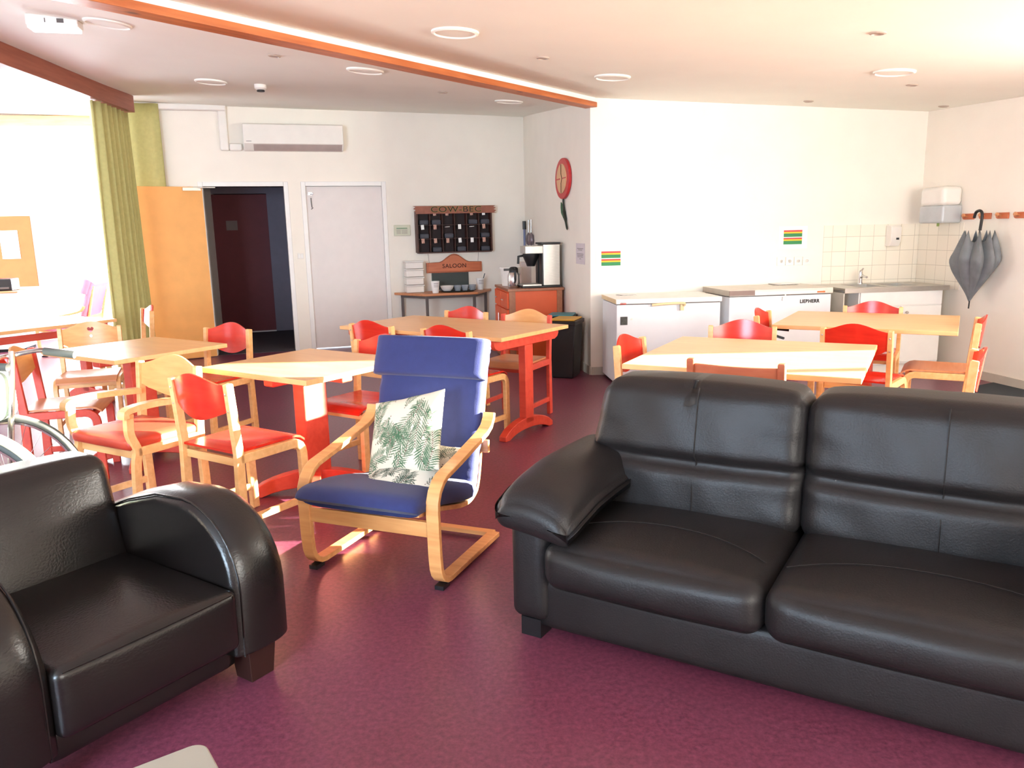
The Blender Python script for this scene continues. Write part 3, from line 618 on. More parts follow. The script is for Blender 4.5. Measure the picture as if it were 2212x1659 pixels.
MB().lathe([(0.052, 0.172), (0.05, 0.215), (0.03, 0.232), (0, 0.234)], 24).box(-0.012, 0.012, -0.11, -0.04, 0.19, 0.215).build('jug_lid', M_black, t, smooth=50)
MB().tube(smooth_path([(0.045, 0.0, 0.21), (0.10, 0.0, 0.20), (0.10, 0, 0.10), (0.06, 0, 0.06)]), 0.010, 8).build('handle', M_black, t)
t = on_side('white_bucket', 'white plastic bucket at the left end of the orange cabinet', 'bucket', 1.62, 0.822, off=0.52)
MB().lathe([(0.098, 0), (0.118, 0.19), (0.126, 0.192), (0.126, 0.212), (0.112, 0.214), (0.095, 0.01), (0, 0.01)], 32).build('bucket_body', M_plast, t, smooth=50)
q = MB().box(-0.06, 0.06, -0.06, 0.06, 0, 0.26).build('filter_box', mat('pale_card', srgb(214, 196, 188), 0.7), bevel=0.003); x, y = on_line(C1, A2, 1.44); q.location = (x - 0.30, y - 0.05, 0.822); q.rotation_euler = (0, 0, R(A2)); tag(q, 'pale cardboard box behind the steel jug', 'box')

# bins at the corner
def bin_(name, label, loc, rz, w_, d_, h, mb_, lid=None, mlid=None, group='bins by the corner'):
    t = thing(name, label, 'bin', (*loc, 0), rz, group)
    k = 0.82; vs = [(-w_ / 2 * k, -d_ / 2 * k, 0), (w_ / 2 * k, -d_ / 2 * k, 0), (w_ / 2 * k, d_ / 2 * k, 0), (-w_ / 2 * k, d_ / 2 * k, 0), (-w_ / 2, -d_ / 2, h), (w_ / 2, -d_ / 2, h), (w_ / 2, d_ / 2, h), (-w_ / 2, d_ / 2, h)]
    MB().add(vs, [(3, 2, 1, 0), (4, 5, 6, 7), (0, 1, 5, 4), (1, 2, 6, 5), (2, 3, 7, 6), (3, 0, 4, 7)]).build('bin_body', mb_, t, bevel=0.015)
    MB().box(-w_ / 2 - 0.012, w_ / 2 + 0.012, -d_ / 2 - 0.012, d_ / 2 + 0.012, h - 0.04, h).build('rim', mb_, t, bevel=0.006)
    if lid: MB().box(-w_ / 2 + 0.015, w_ / 2 - 0.005, -d_ / 2 + 0.015, d_ / 2 - 0.01, h, h + lid).build('lid', mlid, t, bevel=0.01)
    return t
bin_('waste_bin', 'tall black waste bin with yellow lid in front of the side wall', (0.545, 7.76), -20, 0.27, 0.33, 0.57, M_black, 0.018, M_yell)
bin_('waste_bin', 'dark bin with teal lid between orange cabinet and yellow-lidded bin', (0.53, 8.16), -12, 0.28, 0.30, 0.57, M_dark, 0.018, M_tealb)

# ================================================================ kitchen wall
def on_kit(name, label, cat, s, z, group=None, off=0.0, d=0):
    x, y = on_line(C2, 6, s); x += off * math.sin(R(6)); y -= off * math.cos(R(6)); return thing(name, label, cat, (x, y, z), 6 + d, group)
for s, z, nm in ((0.205, 1.155, 'above the chest freezer near the corner'), (2.065, 1.32, 'above the four sockets')):
    t = on_kit('striped_notice', 'notice with red, yellow and green stripes ' + nm, 'notice', s, z, 'striped notices on the kitchen wall')
    MB().box(-0.15, 0.15, -0.004, -0.002, -0.11, 0.11).build('sheet', M_paper, t)
    for c, (lo, hi), cn in ((M_red, (0.055, 0.072), 'red'), (mat('stripe_yellow', srgb(240, 190, 40), 0.6), (0.040, 0.055), 'yellow'), (mat('stripe_green', srgb(44, 132, 78), 0.6), (0.006, 0.040), 'green'),
                        (M_red, (-0.018, -0.003), 'red'), (MATS['stripe_yellow'], (-0.033, -0.018), 'yellow'), (MATS['stripe_green'], (-0.068, -0.033), 'green')):
        q = MB().box(-0.098, 0.095, -0.006, -0.004, lo, hi).build('stripe', c, t); q['label'] = cn + ' stripe'
for i in range(4):
    t = on_kit('wall_socket', 'white socket above the far freezer, %s of four' % ['first', 'second', 'third', 'fourth'][i], 'socket', 1.95 + 0.09 * i, 1.085, 'row of sockets')
    MB().box(-0.042, 0.042, -0.010, 0, -0.042, 0.042).build('plate', M_plast, t, bevel=0.002); MB().lathe([(0.022, 0), (0.022, 0.003), (0.017, 0.003), (0.017, -0.0005), (0, -0.0005)], 20, M=T((0, -0.010, 0)) @ RX(90)).build('outlet', M_white, t, smooth=30)
def chest(label, loc, rz, w_, d_, h, lidh, m, mside, parts):
    t = thing('chest_freezer', label, 'freezer', (*loc, 0), rz, 'chest freezers')
    MB().box(0, w_, 0.015, d_, 0.03, h - lidh - 0.008).build('cabinet_body', m, t, bevel=0.008)
    MB().box(0.03, w_ - 0.03, 0.05, d_ - 0.03, 0, 0.03).build('foot_plinth', M_dark, t)
    MB().box(-0.008, w_ + 0.008, 0.0, d_, h - lidh, h).build('lid', mside[0], t, bevel=0.006); MB().box(-0.010, -0.008, 0.004, d_ - 0.004, h - lidh + 0.003, h - 0.003).build('lid_side_trim', mside[1], t)
    MB().box(-0.004, w_ + 0.004, 0.003, 0.012, h - lidh + 0.01, h - 0.008).build('lid_front_trim', m, t)
    MB().box(0.01, w_ - 0.01, 0.02, d_ - 0.01, h - lidh - 0.008, h - lidh).build('gasket', M_grey, t); parts(t); return t
def parts1(t):
    MB().tube(smooth_path([(0.32, -0.012, 0.755), (0.42, -0.035, 0.765), (0.60, -0.035, 0.768), (0.615, -0.02, 0.745)]), 0.012, 10).box(0.585, 0.615, -0.02, 0.01, 0.70, 0.765).build('lid_handle', M_cream, t, smooth=50)
    MB().box(0.035, 0.10, 0.009, 0.015, 0.58, 0.655).build('control_sticker', mat('dark_sticker', srgb(60, 62, 58), 0.5, var=0.4, scale=60), t)
    MB().box(0.03, 0.085, 0.0, 0.003, 0.768, 0.786).build('red_badge', mat('red_yellow_badge', srgb(206, 60, 40), 0.5, var=0.6, scale=30), t)
    MB().lathe([(0.009, 0), (0.009, 0.004), (0, 0.004)], 14, M=T((0.14, 0.015, 0.63)) @ RX(90)).build('lock', M_plast, t)
f1 = chest('white chest freezer with cream lid beside the corner', (0.965, 7.10), 5, 0.97, 0.64, 0.815, 0.045, M_appl, (M_white, M_cream), parts1)
def parts2(t):
    MB().box(-0.008, 0.24, -0.004, 0.003, 0.812, 0.856).build('brown_edge', mat('brown_edge', srgb(128, 104, 96), 0.4), t)
    MB().box(0.24, 0.92, -0.008, 0.003, 0.808, 0.838).build('handle_bar', M_plast, t, bevel=0.003)
    MB().tube([(0.54, -0.01, 0.818), (0.54, -0.012, 0.795)], 0.006).box(0.52, 0.56, 0.0, 0.015, 0.752, 0.785).build('lock', M_plast, t)
    MB().box(0.86, 0.94, -0.010, -0.0085, 0.815, 0.830).build('energy_badge', mat('badge2', srgb(216, 110, 50), 0.5), t)
    text_mesh('lettering', 'LIEBHERR', 0.045, M_black, t, T((0.80, 0.0135, 0.735)), 0.001, 1.05, 0.0018, fit=0.20)
f2 = chest('white chest freezer with brown-edged grey lid beside the sink', (2.03, 7.25), 9, 1.02, 0.62, 0.86, 0.055, M_appl, (mat('pale_lid', srgb(214, 208, 196), 0.4), mat('taupe_lid', srgb(170, 158, 142), 0.4)), parts2)
def papers(name, label, loc, rz, cols, sz):
    t = thing(name, label, 'papers', loc, rz)
    for i, c in enumerate(cols): MB().box(-sz / 2, sz / 2, -sz * 0.35, sz * 0.35, i * 0.004, i * 0.004 + 0.003, M=T((0.01 * i, 0.006 * i, 0)) @ RZ(7 * i - 8)).build('sheet', c, t)
    return t
M_mag = mat('magazine_print', srgb(150, 140, 128), 0.5, var=0.5, scale=40)
papers('loose_papers', 'few loose papers on the cream freezer lid', (1.10, 7.50, 0.816), 20, [M_paper, M_mag, M_paper], 0.16)
papers('magazines', 'magazines lying on the grey freezer lid', (2.72, 7.86, 0.861), 5, [M_mag, M_mag, M_paper], 0.24)
# sink unit
t = thing('sink_unit', 'white kitchen base unit under steel double sink top', 'sink unit', (3.145, 7.385, 0), 7.5)
Wc, Dc = 1.02, 0.585
MB().box(0.16, Wc, 0.03, Dc, 0.10, 0.815).build('cabinet_body', M_white, t, bevel=0.003)
MB().box(0.18, Wc - 0.02, 0.08, Dc, 0.0, 0.10).build('plinth', M_plast, t)
for a, b in ((0.17, 0.585), (0.595, Wc - 0.01)):
    d = MB().box(a, b, 0.012, 0.03, 0.12, 0.66).build('cabinet_door', M_white, t, bevel=0.003); kx = b - 0.05 if a < 0.3 else a + 0.05
    MB().lathe([(0.006, 0), (0.006, 0.015), (0.014, 0.018), (0.012, 0.026), (0, 0.028)], 16, M=T((kx, 0.012, 0.60)) @ RX(90)).build('knob', M_steel, d, smooth=50)
MB().box(0.17, Wc - 0.01, 0.012, 0.03, 0.67, 0.81).build('panel', M_white, t, bevel=0.003)
top = MB(); Wt = Wc + 0.05
# steel top with two basin openings
xs = [0.0, 0.22, 0.50, 0.56, 0.84, Wt]; ys = [0.0, 0.12, 0.46, Dc + 0.02]
for i in range(5):
    for j in range(3):
        if j == 1 and i in (1, 3): continue
        top.box(xs[i], xs[i + 1], ys[j], ys[j + 1], 0.825, 0.845)
top.box(0, Wt, 0, 0.012, 0.80, 0.825)
top.build('sink_top', M_steel, t, smooth=0)
for a, b in ((0.22, 0.50), (0.56, 0.84)):
    MB().box(a, a + 0.004, 0.12, 0.46, 0.69, 0.84).box(b - 0.004, b, 0.12, 0.46, 0.69, 0.84).box(a, b, 0.12, 0.124, 0.69, 0.84).box(a, b, 0.456, 0.46, 0.69, 0.84).box(a, b, 0.12, 0.46, 0.686, 0.69).build('basin', M_steel, t, smooth=0)
MB().box(0.0, 0.012, 0.02, Dc, 0.0, 0.80).build('side_panel', mat('grey_side', srgb(206, 200, 186), 0.5), t)
t = thing('mixer_tap', 'chrome single-lever mixer tap behind the sink basin', 'tap', (3.53, 7.945, 0.845), 0)
MB().lathe([(0.026, 0), (0.026, 0.01), (0.021, 0.02), (0.021, 0.10), (0.017, 0.125), (0, 0.13)], 20).build('tap_body', M_chrome, t, smooth=50)
MB().tube([(0, 0, 0.06), (0.0, -0.06, 0.085), (0, -0.14, 0.075)], 0.012).build('spout', M_chrome, t); MB().tube([(0, 0, 0.125), (0.03, 0.01, 0.155)], [0.012, 0.007]).build('lever', M_chrome, t)
t = on_kit('soap_dispenser', 'white soap dispenser on the tiles over the sink', 'soap dispenser', 3.10, 1.21)
MB().xprism([(-0.01, 0), (-0.08, 0.0), (-0.11, 0.05), (-0.11, 0.19), (-0.09, 0.21), (-0.01, 0.21)], -0.055, 0.055).build('housing', M_plast, t, bevel=0.008)
MB().box(0.0, 0.03, -0.113, -0.108, 0.065, 0.085).build('level_window', M_black, t)
# right wall
def on_r(name, label, cat, s, z, group=None, off=0.0):
    a = R(-81); x, y = on_line(C3, -81, s); x += off * math.sin(a); y -= off * math.cos(a); return thing(name, label, cat, (x, y, z), -81, group)
t = on_r('towel_dispenser', 'large white paper towel dispenser with grey smoked bottom', 'towel dispenser', 0.42, 1.43)
MB().box(-0.17, 0.17, -0.21, 0, 0.16, 0.34).build('housing', M_plast, t, bevel=0.045, seg=4)
MB().box(-0.17, 0.17, -0.205, 0, 0.0, 0.165).build('smoked_cover', mat('smoked_plastic', srgb(186, 190, 192), 0.2), t, bevel=0.02, seg=3)
MB().box(0.0, 0.012, -0.13, -0.11, -0.03, 0.0).build('release_tab', mat('green_tab', srgb(140, 160, 90), 0.5), t)
for i, s in enumerate((0.69, 0.90, 1.105, 1.31)):
    t = on_r('coat_hook', 'small wooden coat hook, %s from the towel dispenser' % ['first', 'second', 'third', 'fourth'][i], 'coat hook', s, 1.485, 'wooden coat hooks')
    MB().box(-0.05, 0.065, -0.018, 0, -0.027, 0.027).lathe([(0.027, 0), (0.027, 0.018), (0, 0.018)], 20, M=T((-0.05, 0, 0)) @ RX(90)).build('hook_plate', M_sign, t, bevel=0.003)
    MB().lathe([(0.008, 0), (0.009, 0.03), (0.018, 0.04), (0.016, 0.052), (0, 0.056)], 16, M=T((-0.01, -0.017, 0)) @ RX(75)).build('peg', M_tan, t, smooth=50)
t = on_r('umbrella', 'folded grey umbrella hanging from the second wooden hook', 'umbrella', 0.975, 0.66, off=0.16)
def ub(a, z):
    return 1 + (0.42 * abs(math.cos(4 * a)) - 0.18 + 0.10 * math.sin(3 * a + 9 * z)) * min(1, (z - 0.08) * 3 if z > 0.08 else 0)
prof = [(0.004, 0.06)] + [(0.010 + 0.20 * math.sin(min(1, (z - 0.06) / 0.42) * math.pi / 2) ** 1.25 * (1 - 0.55 * max(0, (z - 0.44) / 0.22) ** 1.4), z) for z in [0.08 + 0.0276 * k for k in range(21)]]
n = 64; vs = []; fs = []
for r, z in prof:
    for k in range(n):
        a = 2 * math.pi * k / n; q = r * ub(a, z); ztip = 0.10 * (abs(math.cos(4 * a)) ** 6) * max(0, (z - 0.5) / 0.13)
        vs.append((q * math.cos(a) + 0.06 * (z - 0.06), q * math.sin(a) * 0.62, z + ztip - 0.03 * max(0, (z - .5) / .13)))
for i in range(len(prof) - 1):
    for k in range(n): fs.append((i * n + k, i * n + (k + 1) % n, (i + 1) * n + (k + 1) % n, (i + 1) * n + k))
q = MB().add(vs, fs).build('canopy', M_umb, t, smooth=40); sm = q.modifiers.new('solid', 'SOLIDIFY'); sm.thickness = 0.002
MB().tube([(0, 0, 0.0), (0.055, 0, 0.74)], 0.006, 8).build('shaft', M_black, t)
MB().tube(smooth_path([(0.055, 0, 0.70), (0.065, 0, 0.83), (0.04, 0, 0.87), (-0.01, 0, 0.86), (-0.03, 0, 0.81)]), 0.013, 10).build('crook_handle', M_black, t)

# ================================================================ ceiling fittings
def ceil_z(x, y, a): return (zA if a else zB)(x, y)
def tilt(o, x, y, a):
    e = 0.05; zx = (ceil_z(x + e, y, a) - ceil_z(x - e, y, a)) / (2 * e); zy = (ceil_z(x, y + e, a) - ceil_z(x, y - e, a)) / (2 * e)
    o.rotation_euler = Vector((-zx, -zy, 1)).to_track_quat('Z', 'Y').to_euler()
DISC = [(-0.294, 4.986, 1, 'nearest the camera, right of the pine beam'), (0.84, 6.502, 1, 'just right of the end of the pine beam'), (2.788, 5.934, 1, 'over the right-hand tables'), (-2.5, 5.3, 0, 'beside the emergency light'), (-1.076, 6.383, 0, 'left of the pine beam'), (-2.7, 7.6, 0, 'in front of the curtains'), (0.03, 8.2, 0, 'nearest the side wall')]
for x, y, a, nm in DISC:
    q = MB().lathe([(0.142, 0.004), (0.142, -0.010), (0.128, -0.016), (0.120, -0.008), (0.0, -0.010)], 48).build('ceiling_vent', M_ceil, smooth=30); q.location = (x, y, ceil_z(x, y, a)); tilt(q, x, y, a); tag(q, 'flat round ceiling disc ' + nm, 'ceiling vent', 'round ceiling discs')
SP = [(-1.66, 6.0, 0, 'left of the pine beam, nearer'), (0.263, 5.762, 1, 'right of the pine beam'), (2.10, 4.7, 1, 'at the upper right, nearest'), (3.2, 6.5, 1, 'over the far right table'), (2.794, 7.6, 1, 'close to the kitchen wall'), (-0.58, 7.6, 0, 'left of the pine beam, farther'), (4.1, 7.7, 1, 'in the right corner')]
for x, y, a, nm in SP:
    q = MB().lathe([(0.045, 0.004), (0.045, -0.006), (0.034, -0.010), (0.030, -0.002), (0.0, -0.002)], 28).build('recessed_spotlight', mat('spot_grey', srgb(176, 160, 146), 0.4), smooth=30); q.location = (x, y, ceil_z(x, y, a)); tilt(q, x, y, a); tag(q, 'small recessed ceiling spot ' + nm, 'spotlight', 'recessed ceiling spots')
x, y = -2.28, 7.7; t = thing('smoke_detector', 'white smoke detector on the ceiling before the air conditioner', 'smoke detector', (x, y, zB(x, y)), 0)
MB().lathe([(0.055, 0.005), (0.055, -0.03), (0.04, -0.045), (0, -0.05)], 28).build('housing', M_plast, t, smooth=40); MB().lathe([(0.035, -0.045), (0.035, -0.06), (0, -0.062)], 20).build('sensor_vents', M_black, t, smooth=40)
x, y = -2.86, 5.35; t = thing('emergency_light', 'white emergency light box on the ceiling at upper left', 'emergency light', (x, y, zB(x, y)), 14)
MB().box(-0.15, 0.15, -0.07, 0.07, -0.055, 0.01).build('housing', M_plast, t, bevel=0.008)
MB().box(-0.14, 0.14, -0.075, 0.06, -0.075, -0.055).build('diffuser', mat('lit_diffuser', srgb(250, 252, 255), 0.4, emit=((0.9, 0.96, 1, 1), 1.2)), t, bevel=0.004)
MB().box(0.03, 0.07, -0.072, -0.07, -0.04, -0.015).box(-0.04, -0.035, -0.072, -0.07, -0.04, -0.015).build('indicator', M_grey, t)

# ================================================================ dining tables
def xfoot(mb, ang, L=0.36, hgt=0.085, w_=0.07):
    pts = []
    n = 12
    for k in range(n + 1):
        q = -1 + 2 * k / n; pts.append((q * L, 0.035 + (hgt + 0.02) * (1 - q * q) ** 0.8))
    low = []
    for k in range(n + 1):
        q = 1 - 2 * k / n; z = 0.0 if abs(q) > 0.78 else 0.045 * (1 - (q / 0.78) ** 2) ** 0.6
        low.append((q * L, z))
    mb.yprism(pts + low, -w_ / 2, w_ / 2, RZ(ang)); return mb
def table(label, cx, cy, ang, L, W, pedestal=True, rot_feet=45, group='beech-topped tables on red pedestals', crank=False):
    t = thing('dining_table', label, 'table', (cx, cy, 0), ang, group)
    MB().box(-L / 2, L / 2, -W / 2, W / 2, 0.722, 0.75).build('tabletop', M_top, t, bevel=0.004)
    if pedestal:
        MB().box(-0.045, 0.045, -0.085, 0.085, 0.08, 0.70).build('column', M_redfr, t, bevel=0.01)
        MB().box(-L * 0.36, L * 0.36, -0.04, 0.04, 0.665, 0.722).box(-0.04, 0.04, -W * 0.36, W * 0.36, 0.66, 0.72).build('support_rail', M_redfr, t, bevel=0.01)
        for a in (rot_feet, rot_feet + 90): xfoot(MB(), a).build('foot', M_redfr, t, bevel=0.006)
    else:
        for s in (-1, 1):
            x = s * (L / 2 - 0.10); fr = MB()
            hp = W / 2 - 0.02
            fr.xprism([(-hp, 0.722), (-hp, 0.69), (-hp + 0.015, 0.665), (-hp + 0.05, 0.648), (hp - 0.05, 0.648), (hp - 0.015, 0.665), (hp, 0.69), (hp, 0.722)], x - 0.025, x + 0.025)
            fr.build('support_rail', M_redfr, t, bevel=0.005)
            MB().box(x - 0.03, x + 0.03, -0.05, 0.05, 0.08, 0.65).build('post', M_redfr, t, bevel=0.006)
            M_ = T((x, 0, 0)); mb = MB(); xfoot(mb, 90, 0.30, 0.07, 0.06)
            q = mb.build('foot', M_redfr, t, bevel=0.005); q.location = (x, 0, 0)
        MB().box(-L / 2 + 0.13, L / 2 - 0.13, -0.015, 0.015, 0.60, 0.66).build('stretcher', M_redfr, t, bevel=0.004)
    if crank:
        MB().tube(smooth_path([(-L / 2 + 0.10, -W / 2 + 0.12, 0.70), (-L / 2 - 0.0, -W / 2 + 0.10, 0.705), (-L / 2 + 0.02, -W / 2 - 0.0, 0.68), (-L / 2 + 0.1, -W / 2 - 0.06, 0.665)]), 0.009, 8).build('release_lever', M_black, t)
    return t
table('square beech table with sunlit edge left of the blue chair', -1.13, 4.30, -34, 0.84, 0.78)
table('square beech table near the bicycle at the far left', -2.44, 5.07, -33.5, 0.82, 0.78)
table('long beech table on two red end frames behind the blue chair', -0.448, 5.935, -36, 1.56, 0.84, pedestal=False)
table('large beech table just behind the sofa, brightly sunlit', 1.35, 4.27, -28, 1.15, 1.14, rot_feet=45)
table('large beech table in front of the sink, black lever underneath', 2.61, 5.70, -30, 1.16, 1.02, crank=True)
table('long beech table at the far left before the bay', -4.20, 6.55, 60, 1.45, 0.76, pedestal=False)

# ================================================================ dining chairs
def back_panel(w_, zc, hh, bow, flat=0.35, arch=0.05, dip=0.045, th=0.010, n=20, y0=-0.215):
    """curved plywood panel: arched top edge, dipped bottom edge"""
    mb = MB(); vs = []; fs = []; m_ = 8
    for side in (0, 1):
        for i in range(n + 1):
            u = -1 + 2 * i / n; c = math.cos(u * math.pi / 2)
            ztop = zc + hh / 2 * (0.98 + 0.02 * min(1, (1 - abs(u)) * 6)) + arch * max(0, math.cos(u * math.pi * 0.52)) ** 1.6 - 0.025
            zbot = zc - hh / 2 * (0.78 + 0.22 * min(1, (1 - abs(u)) * 5)) - dip * max(0, math.cos(u * math.pi * 0.55)) ** 1.3
            for j in range(m_ + 1):
                v = j / m_; z = zbot + (ztop - zbot) * v
                vs.append((u * w_ / 2, y0 - bow * (1 - u * u) - 0.12 * (z - 0.68) + (th / 2 if side else -th / 2), z))
    W = m_ + 1; S = (n + 1) * W
    for i in range(n):
        for j in range(m_):
            a = i * W + j; fs.append((a, a + W, a + W + 1, a + 1)); b = a + S; fs.append((b, b + 1, b + W + 1, b + W))
    for i in range(n):
        a = i * W; fs.append((a, a + S, a + W + S, a + W)); a = i * W + m_; fs.append((a, a + W, a + W + S, a + S))
    for j in range(m_):
        a = j; fs.append((a, a + 1, a + 1 + S, a + S)); a = n * W + j; fs.append((a, a + S, a + 1 + S, a + 1))
    return mb.add(vs, fs)
def seat_panel(w_, d_, z, th=0.012, n=14):
    mb = MB(); vs = []; fs = []
    for side in (0, 1):
        for i in range(n + 1):
            u = -1 + 2 * i / n
            for j in range(n + 1):
                v = j / n; wd = w_ * (0.94 + 0.06 * v) * (1 - 0.03 * max(0, v - 0.9) * 10)
                zz = z - 0.016 * (1 - u * u) * math.sin(min(1, v * 1.25) * math.pi) - 0.03 * max(0, (v - 0.85) / 0.15) ** 2
                vs.append((u * wd / 2, -d_ / 2 + d_ * v, zz - (0 if side else th)))
    W = n + 1; S = W * W
    for i in range(n):
        for j in range(n):
            a = i * W + j; fs.append((a, a + 1, a + W + 1, a + W)); b = a + S; fs.append((b, b + W, b + W + 1, b + 1))
    for i in range(n):
        fs.append((i * W, (i + 1) * W, (i + 1) * W + S, i * W + S)); a = i * W + n; fs.append((a, a + S, a + W + S, a + W))
        fs.append((i, i + S, i + 1 + S, i + 1)); a = n * W + i; fs.append((a, a + 1, a + 1 + S, a + S))
    return mb.add(vs, fs)
CH = {}
def chair_proto(key, fm, bm_, sm_, arms=False, w_=0.44, pad=False, holes=False):
    t = thing('dining_chair', 'x', 'chair'); hw = w_ / 2
    for s in (-1, 1):
        x0, x1 = (hw - 0.03, hw) if s > 0 else (-hw, -hw + 0.03)
        MB().xprism([(-0.235, 0), (-0.185, 0), (-0.178, 0.45), (-0.205, 0.785), (-0.215, 0.79), (-0.245, 0.785), (-0.222, 0.45)], x0, x1).build('leg', fm, t, bevel=0.004)
        pth = [(-0.20, 0.425), (0.12, 0.425)] + [(0.12 + 0.06 * math.sin(a), 0.365 + 0.06 * math.cos(a)) for a in (0.4, 0.8, 1.2, math.pi / 2)] + [(0.182, 0.2), (0.186, 0.0)]
        if arms:
            pth = [(-0.20, 0.425), (0.17, 0.425)]
            MB().strip(pth, x0, x1, 0.045).build('seat_rail', fm, t, bevel=0.004)
            MB().strip(smooth_path([(-0.20, 0.625), (0.05, 0.645), (0.20, 0.635), (0.215, 0.60)], 4), x0 - 0.012, x1 + 0.012, 0.03).build('armrest', fm, t, bevel=0.006)
            MB().strip(smooth_path([(0.19, 0.62), (0.195, 0.52), (0.165, 0.43), (0.18, 0.34), (0.195, 0.0)], 5), x0, x1, 0.042).build('leg', fm, t, bevel=0.004)
        else:
            MB().strip(pth, x0, x1, 0.045).build('leg', fm, t, bevel=0.004)
        MB().box(x0 + 0.005, x1 - 0.005, -0.20, 0.17, 0.105, 0.14).build('side_stretcher', fm, t, bevel=0.003)
        mb = MB()
        for z in (0.66, 0.74): mb.lathe([(0.006, 0), (0.006, 0.003), (0, 0.004)], 10, M=T((s * (hw - 0.015), -0.236 - 0.1 * (z - 0.68), z)) @ RX(90))
        mb.build('bolt', M_steel, t)
    MB().box(-hw + 0.03, hw - 0.03, 0.145, 0.165, 0.385, 0.425).box(-hw + 0.03, hw - 0.03, -0.20, -0.18, 0.385, 0.425).build('seat_frame', fm, t, bevel=0.003)
    bp = back_panel(w_ - 0.045, 0.725, 0.155, 0.04)
    q = bp.build('backrest', bm_, t, smooth=50)
    if holes:
        cut = MB(); hpts = []
        for k in range(32):
            a = 2 * math.pi * k / 32; hpts.append((0.0018 * 16 * math.sin(a) ** 3 * 0.8, 0.765 + 0.0018 * 0.85 * (13 * math.cos(a) - 5 * math.cos(2 * a) - 2 * math.cos(3 * a) - math.cos(4 * a))))
        cut.yprism(hpts, -0.6, 0.3); cut.yprism([(0.011 * math.cos(2 * math.pi * k / 16), 0.715 + 0.011 * math.sin(2 * math.pi * k / 16)) for k in range(16)], -0.6, 0.3)
        c = cut.build('heart_cutter', None, None, smooth=0); b = q.modifiers.new('holes', 'BOOLEAN'); b.object = c; b.operation = 'DIFFERENCE'; b.solver = 'EXACT'
        dg = bpy.context.evaluated_depsgraph_get(); me = bpy.data.meshes.new_from_object(q.evaluated_get(dg)); q.modifiers.clear(); q.data = me; bpy.data.objects.remove(c)
    if pad:
        MB().rbox(0, 0.0, 0.462, w_ - 0.02, 0.42, 0.06, 0.025, (0, 0, 0.012), n=10).build('seat_cushion', sm_, t, smooth=180)
    else:
        seat_panel(w_ - 0.035, 0.42, 0.462).build('seat', sm_, t, smooth=50)
    CH[key] = [t, False]
chair_proto('rw', M_beech, M_redply, M_redply)
chair_proto('arm', M_beech, M_natply, M_padred, arms=True, w_=0.50, pad=True)
chair_proto('redframe', M_redfr, M_natply, M_tan)
chair_proto('heart', M_beech, M_natply, M_tan, holes=True)
chair_proto('redarm', M_beech, M_redply, M_tan)
GRPS = {'rw': 'red and beech dining chairs'}
def place(key, x, y, phi, label, scale=1.0):
    p = CH[key]; g = GRPS.get(key)
    if not p[1]:
        p[1] = True; o = p[0]; o.location = (x, y, 0); o.rotation_euler = (0, 0, R(phi - 90)); o['label'] = label
        if g: o['group'] = g
    else: o = dup(p[0], (x, y, 0), phi - 90, label, g)
    return o
place('rw', -1.34, 3.80, 57, 'red plywood chair with beech frame at the near left side of the sunlit square table')
place('arm', -1.95, 3.95, 240, 'beech armchair with natural wood back and padded red seat')
place('redframe', -2.74, 4.76, 17, 'red-framed chair with orange wooden back beside the bicycle')
place('heart', -3.16, 5.80, 290, 'natural wood chair with a heart cut in its backrest')
place('rw', -2.17, 5.52, 245, 'red-backed chair in front of the dark doorway')
place('rw', -0.93, 4.66, 237, 'red chair half hidden behind the blue armchair')
place('rw', -0.895, 5.935, 54, 'red chair at the near left side of the long table')
place('rw', -0.315, 5.53, 54, 'red chair at the near right side of the long table')
place('rw', -0.50, 6.42, 236, 'red chair behind the long table, in front of the console')
place('redframe', 0.02, 6.05, 242, 'red-framed chair with natural wood back in front of the orange cabinet')
place('rw', 0.90, 4.50, -30, 'red chair at the left end of the sunlit table behind the sofa')
place('rw', 1.47, 5.00, 250, 'red chair on the far side of the sunlit table, before the freezers')
place('rw', 2.33, 5.10, 50, 'large red-backed chair between the two right-hand tables')
place('rw', 2.12, 5.86, -30, 'red chair at the left end of the table by the sink')
place('rw', 2.80, 6.10, 240, 'red chair behind the far right table, against the sink unit')
place('redarm', 2.95, 5.36, 150, 'red-backed chair with brown seat at the right end of the far table')
place('rw', 2.12, 3.98, 150, 'red chair with sunlit back at the right end of the near table')
place('rw', -4.62, 6.60, -30, 'dark red chair at the left side of the farthest left table')
place('rw', -3.62, 7.30, 215, 'dark red chair behind the heart-backed chair')
# rail-backed chair tucked behind the sofa
t = thing('rail_back_chair', 'brown-red chair with a curved top rail right behind the sofa', 'chair', (1.17, 3.86, 0), -30)
for s in (-1, 1):
    MB().strip([(-0.20, 0.0), (-0.19, 0.4), (-0.215, 0.815)], s * 0.215 - 0.018, s * 0.215 + 0.018, 0.04).build('leg', M_brownfr, t, bevel=0.008); MB().box(s * 0.2 - 0.018, s * 0.2 + 0.018, 0.16, 0.20, 0, 0.43).build('leg', M_brownfr, t, bevel=0.004)
    MB().box(s * 0.21 - 0.015, s * 0.21 + 0.015, -0.19, 0.18, 0.39, 0.43).build('seat_rail', M_brownfr, t, bevel=0.003)
mb = MB(); vs = []; fs = []
for i in range(13):
    u = -1 + i / 6
    for (dy, z) in ((0.008, 0.68), (0.008, 0.79), (-0.012, 0.79), (-0.012, 0.68)): vs.append((u * 0.20, -0.205 - 0.03 * (1 - u * u) + dy, z))
for i in range(12):
    for k in range(4): fs.append((i * 4 + k, i * 4 + 4 + k, i * 4 + 4 + (k + 1) % 4, i * 4 + (k + 1) % 4))
fs += [(0, 1, 2, 3), (51, 50, 49, 48)]
mb.add(vs, fs).build('top_rail', M_brownfr, t, bevel=0.004)
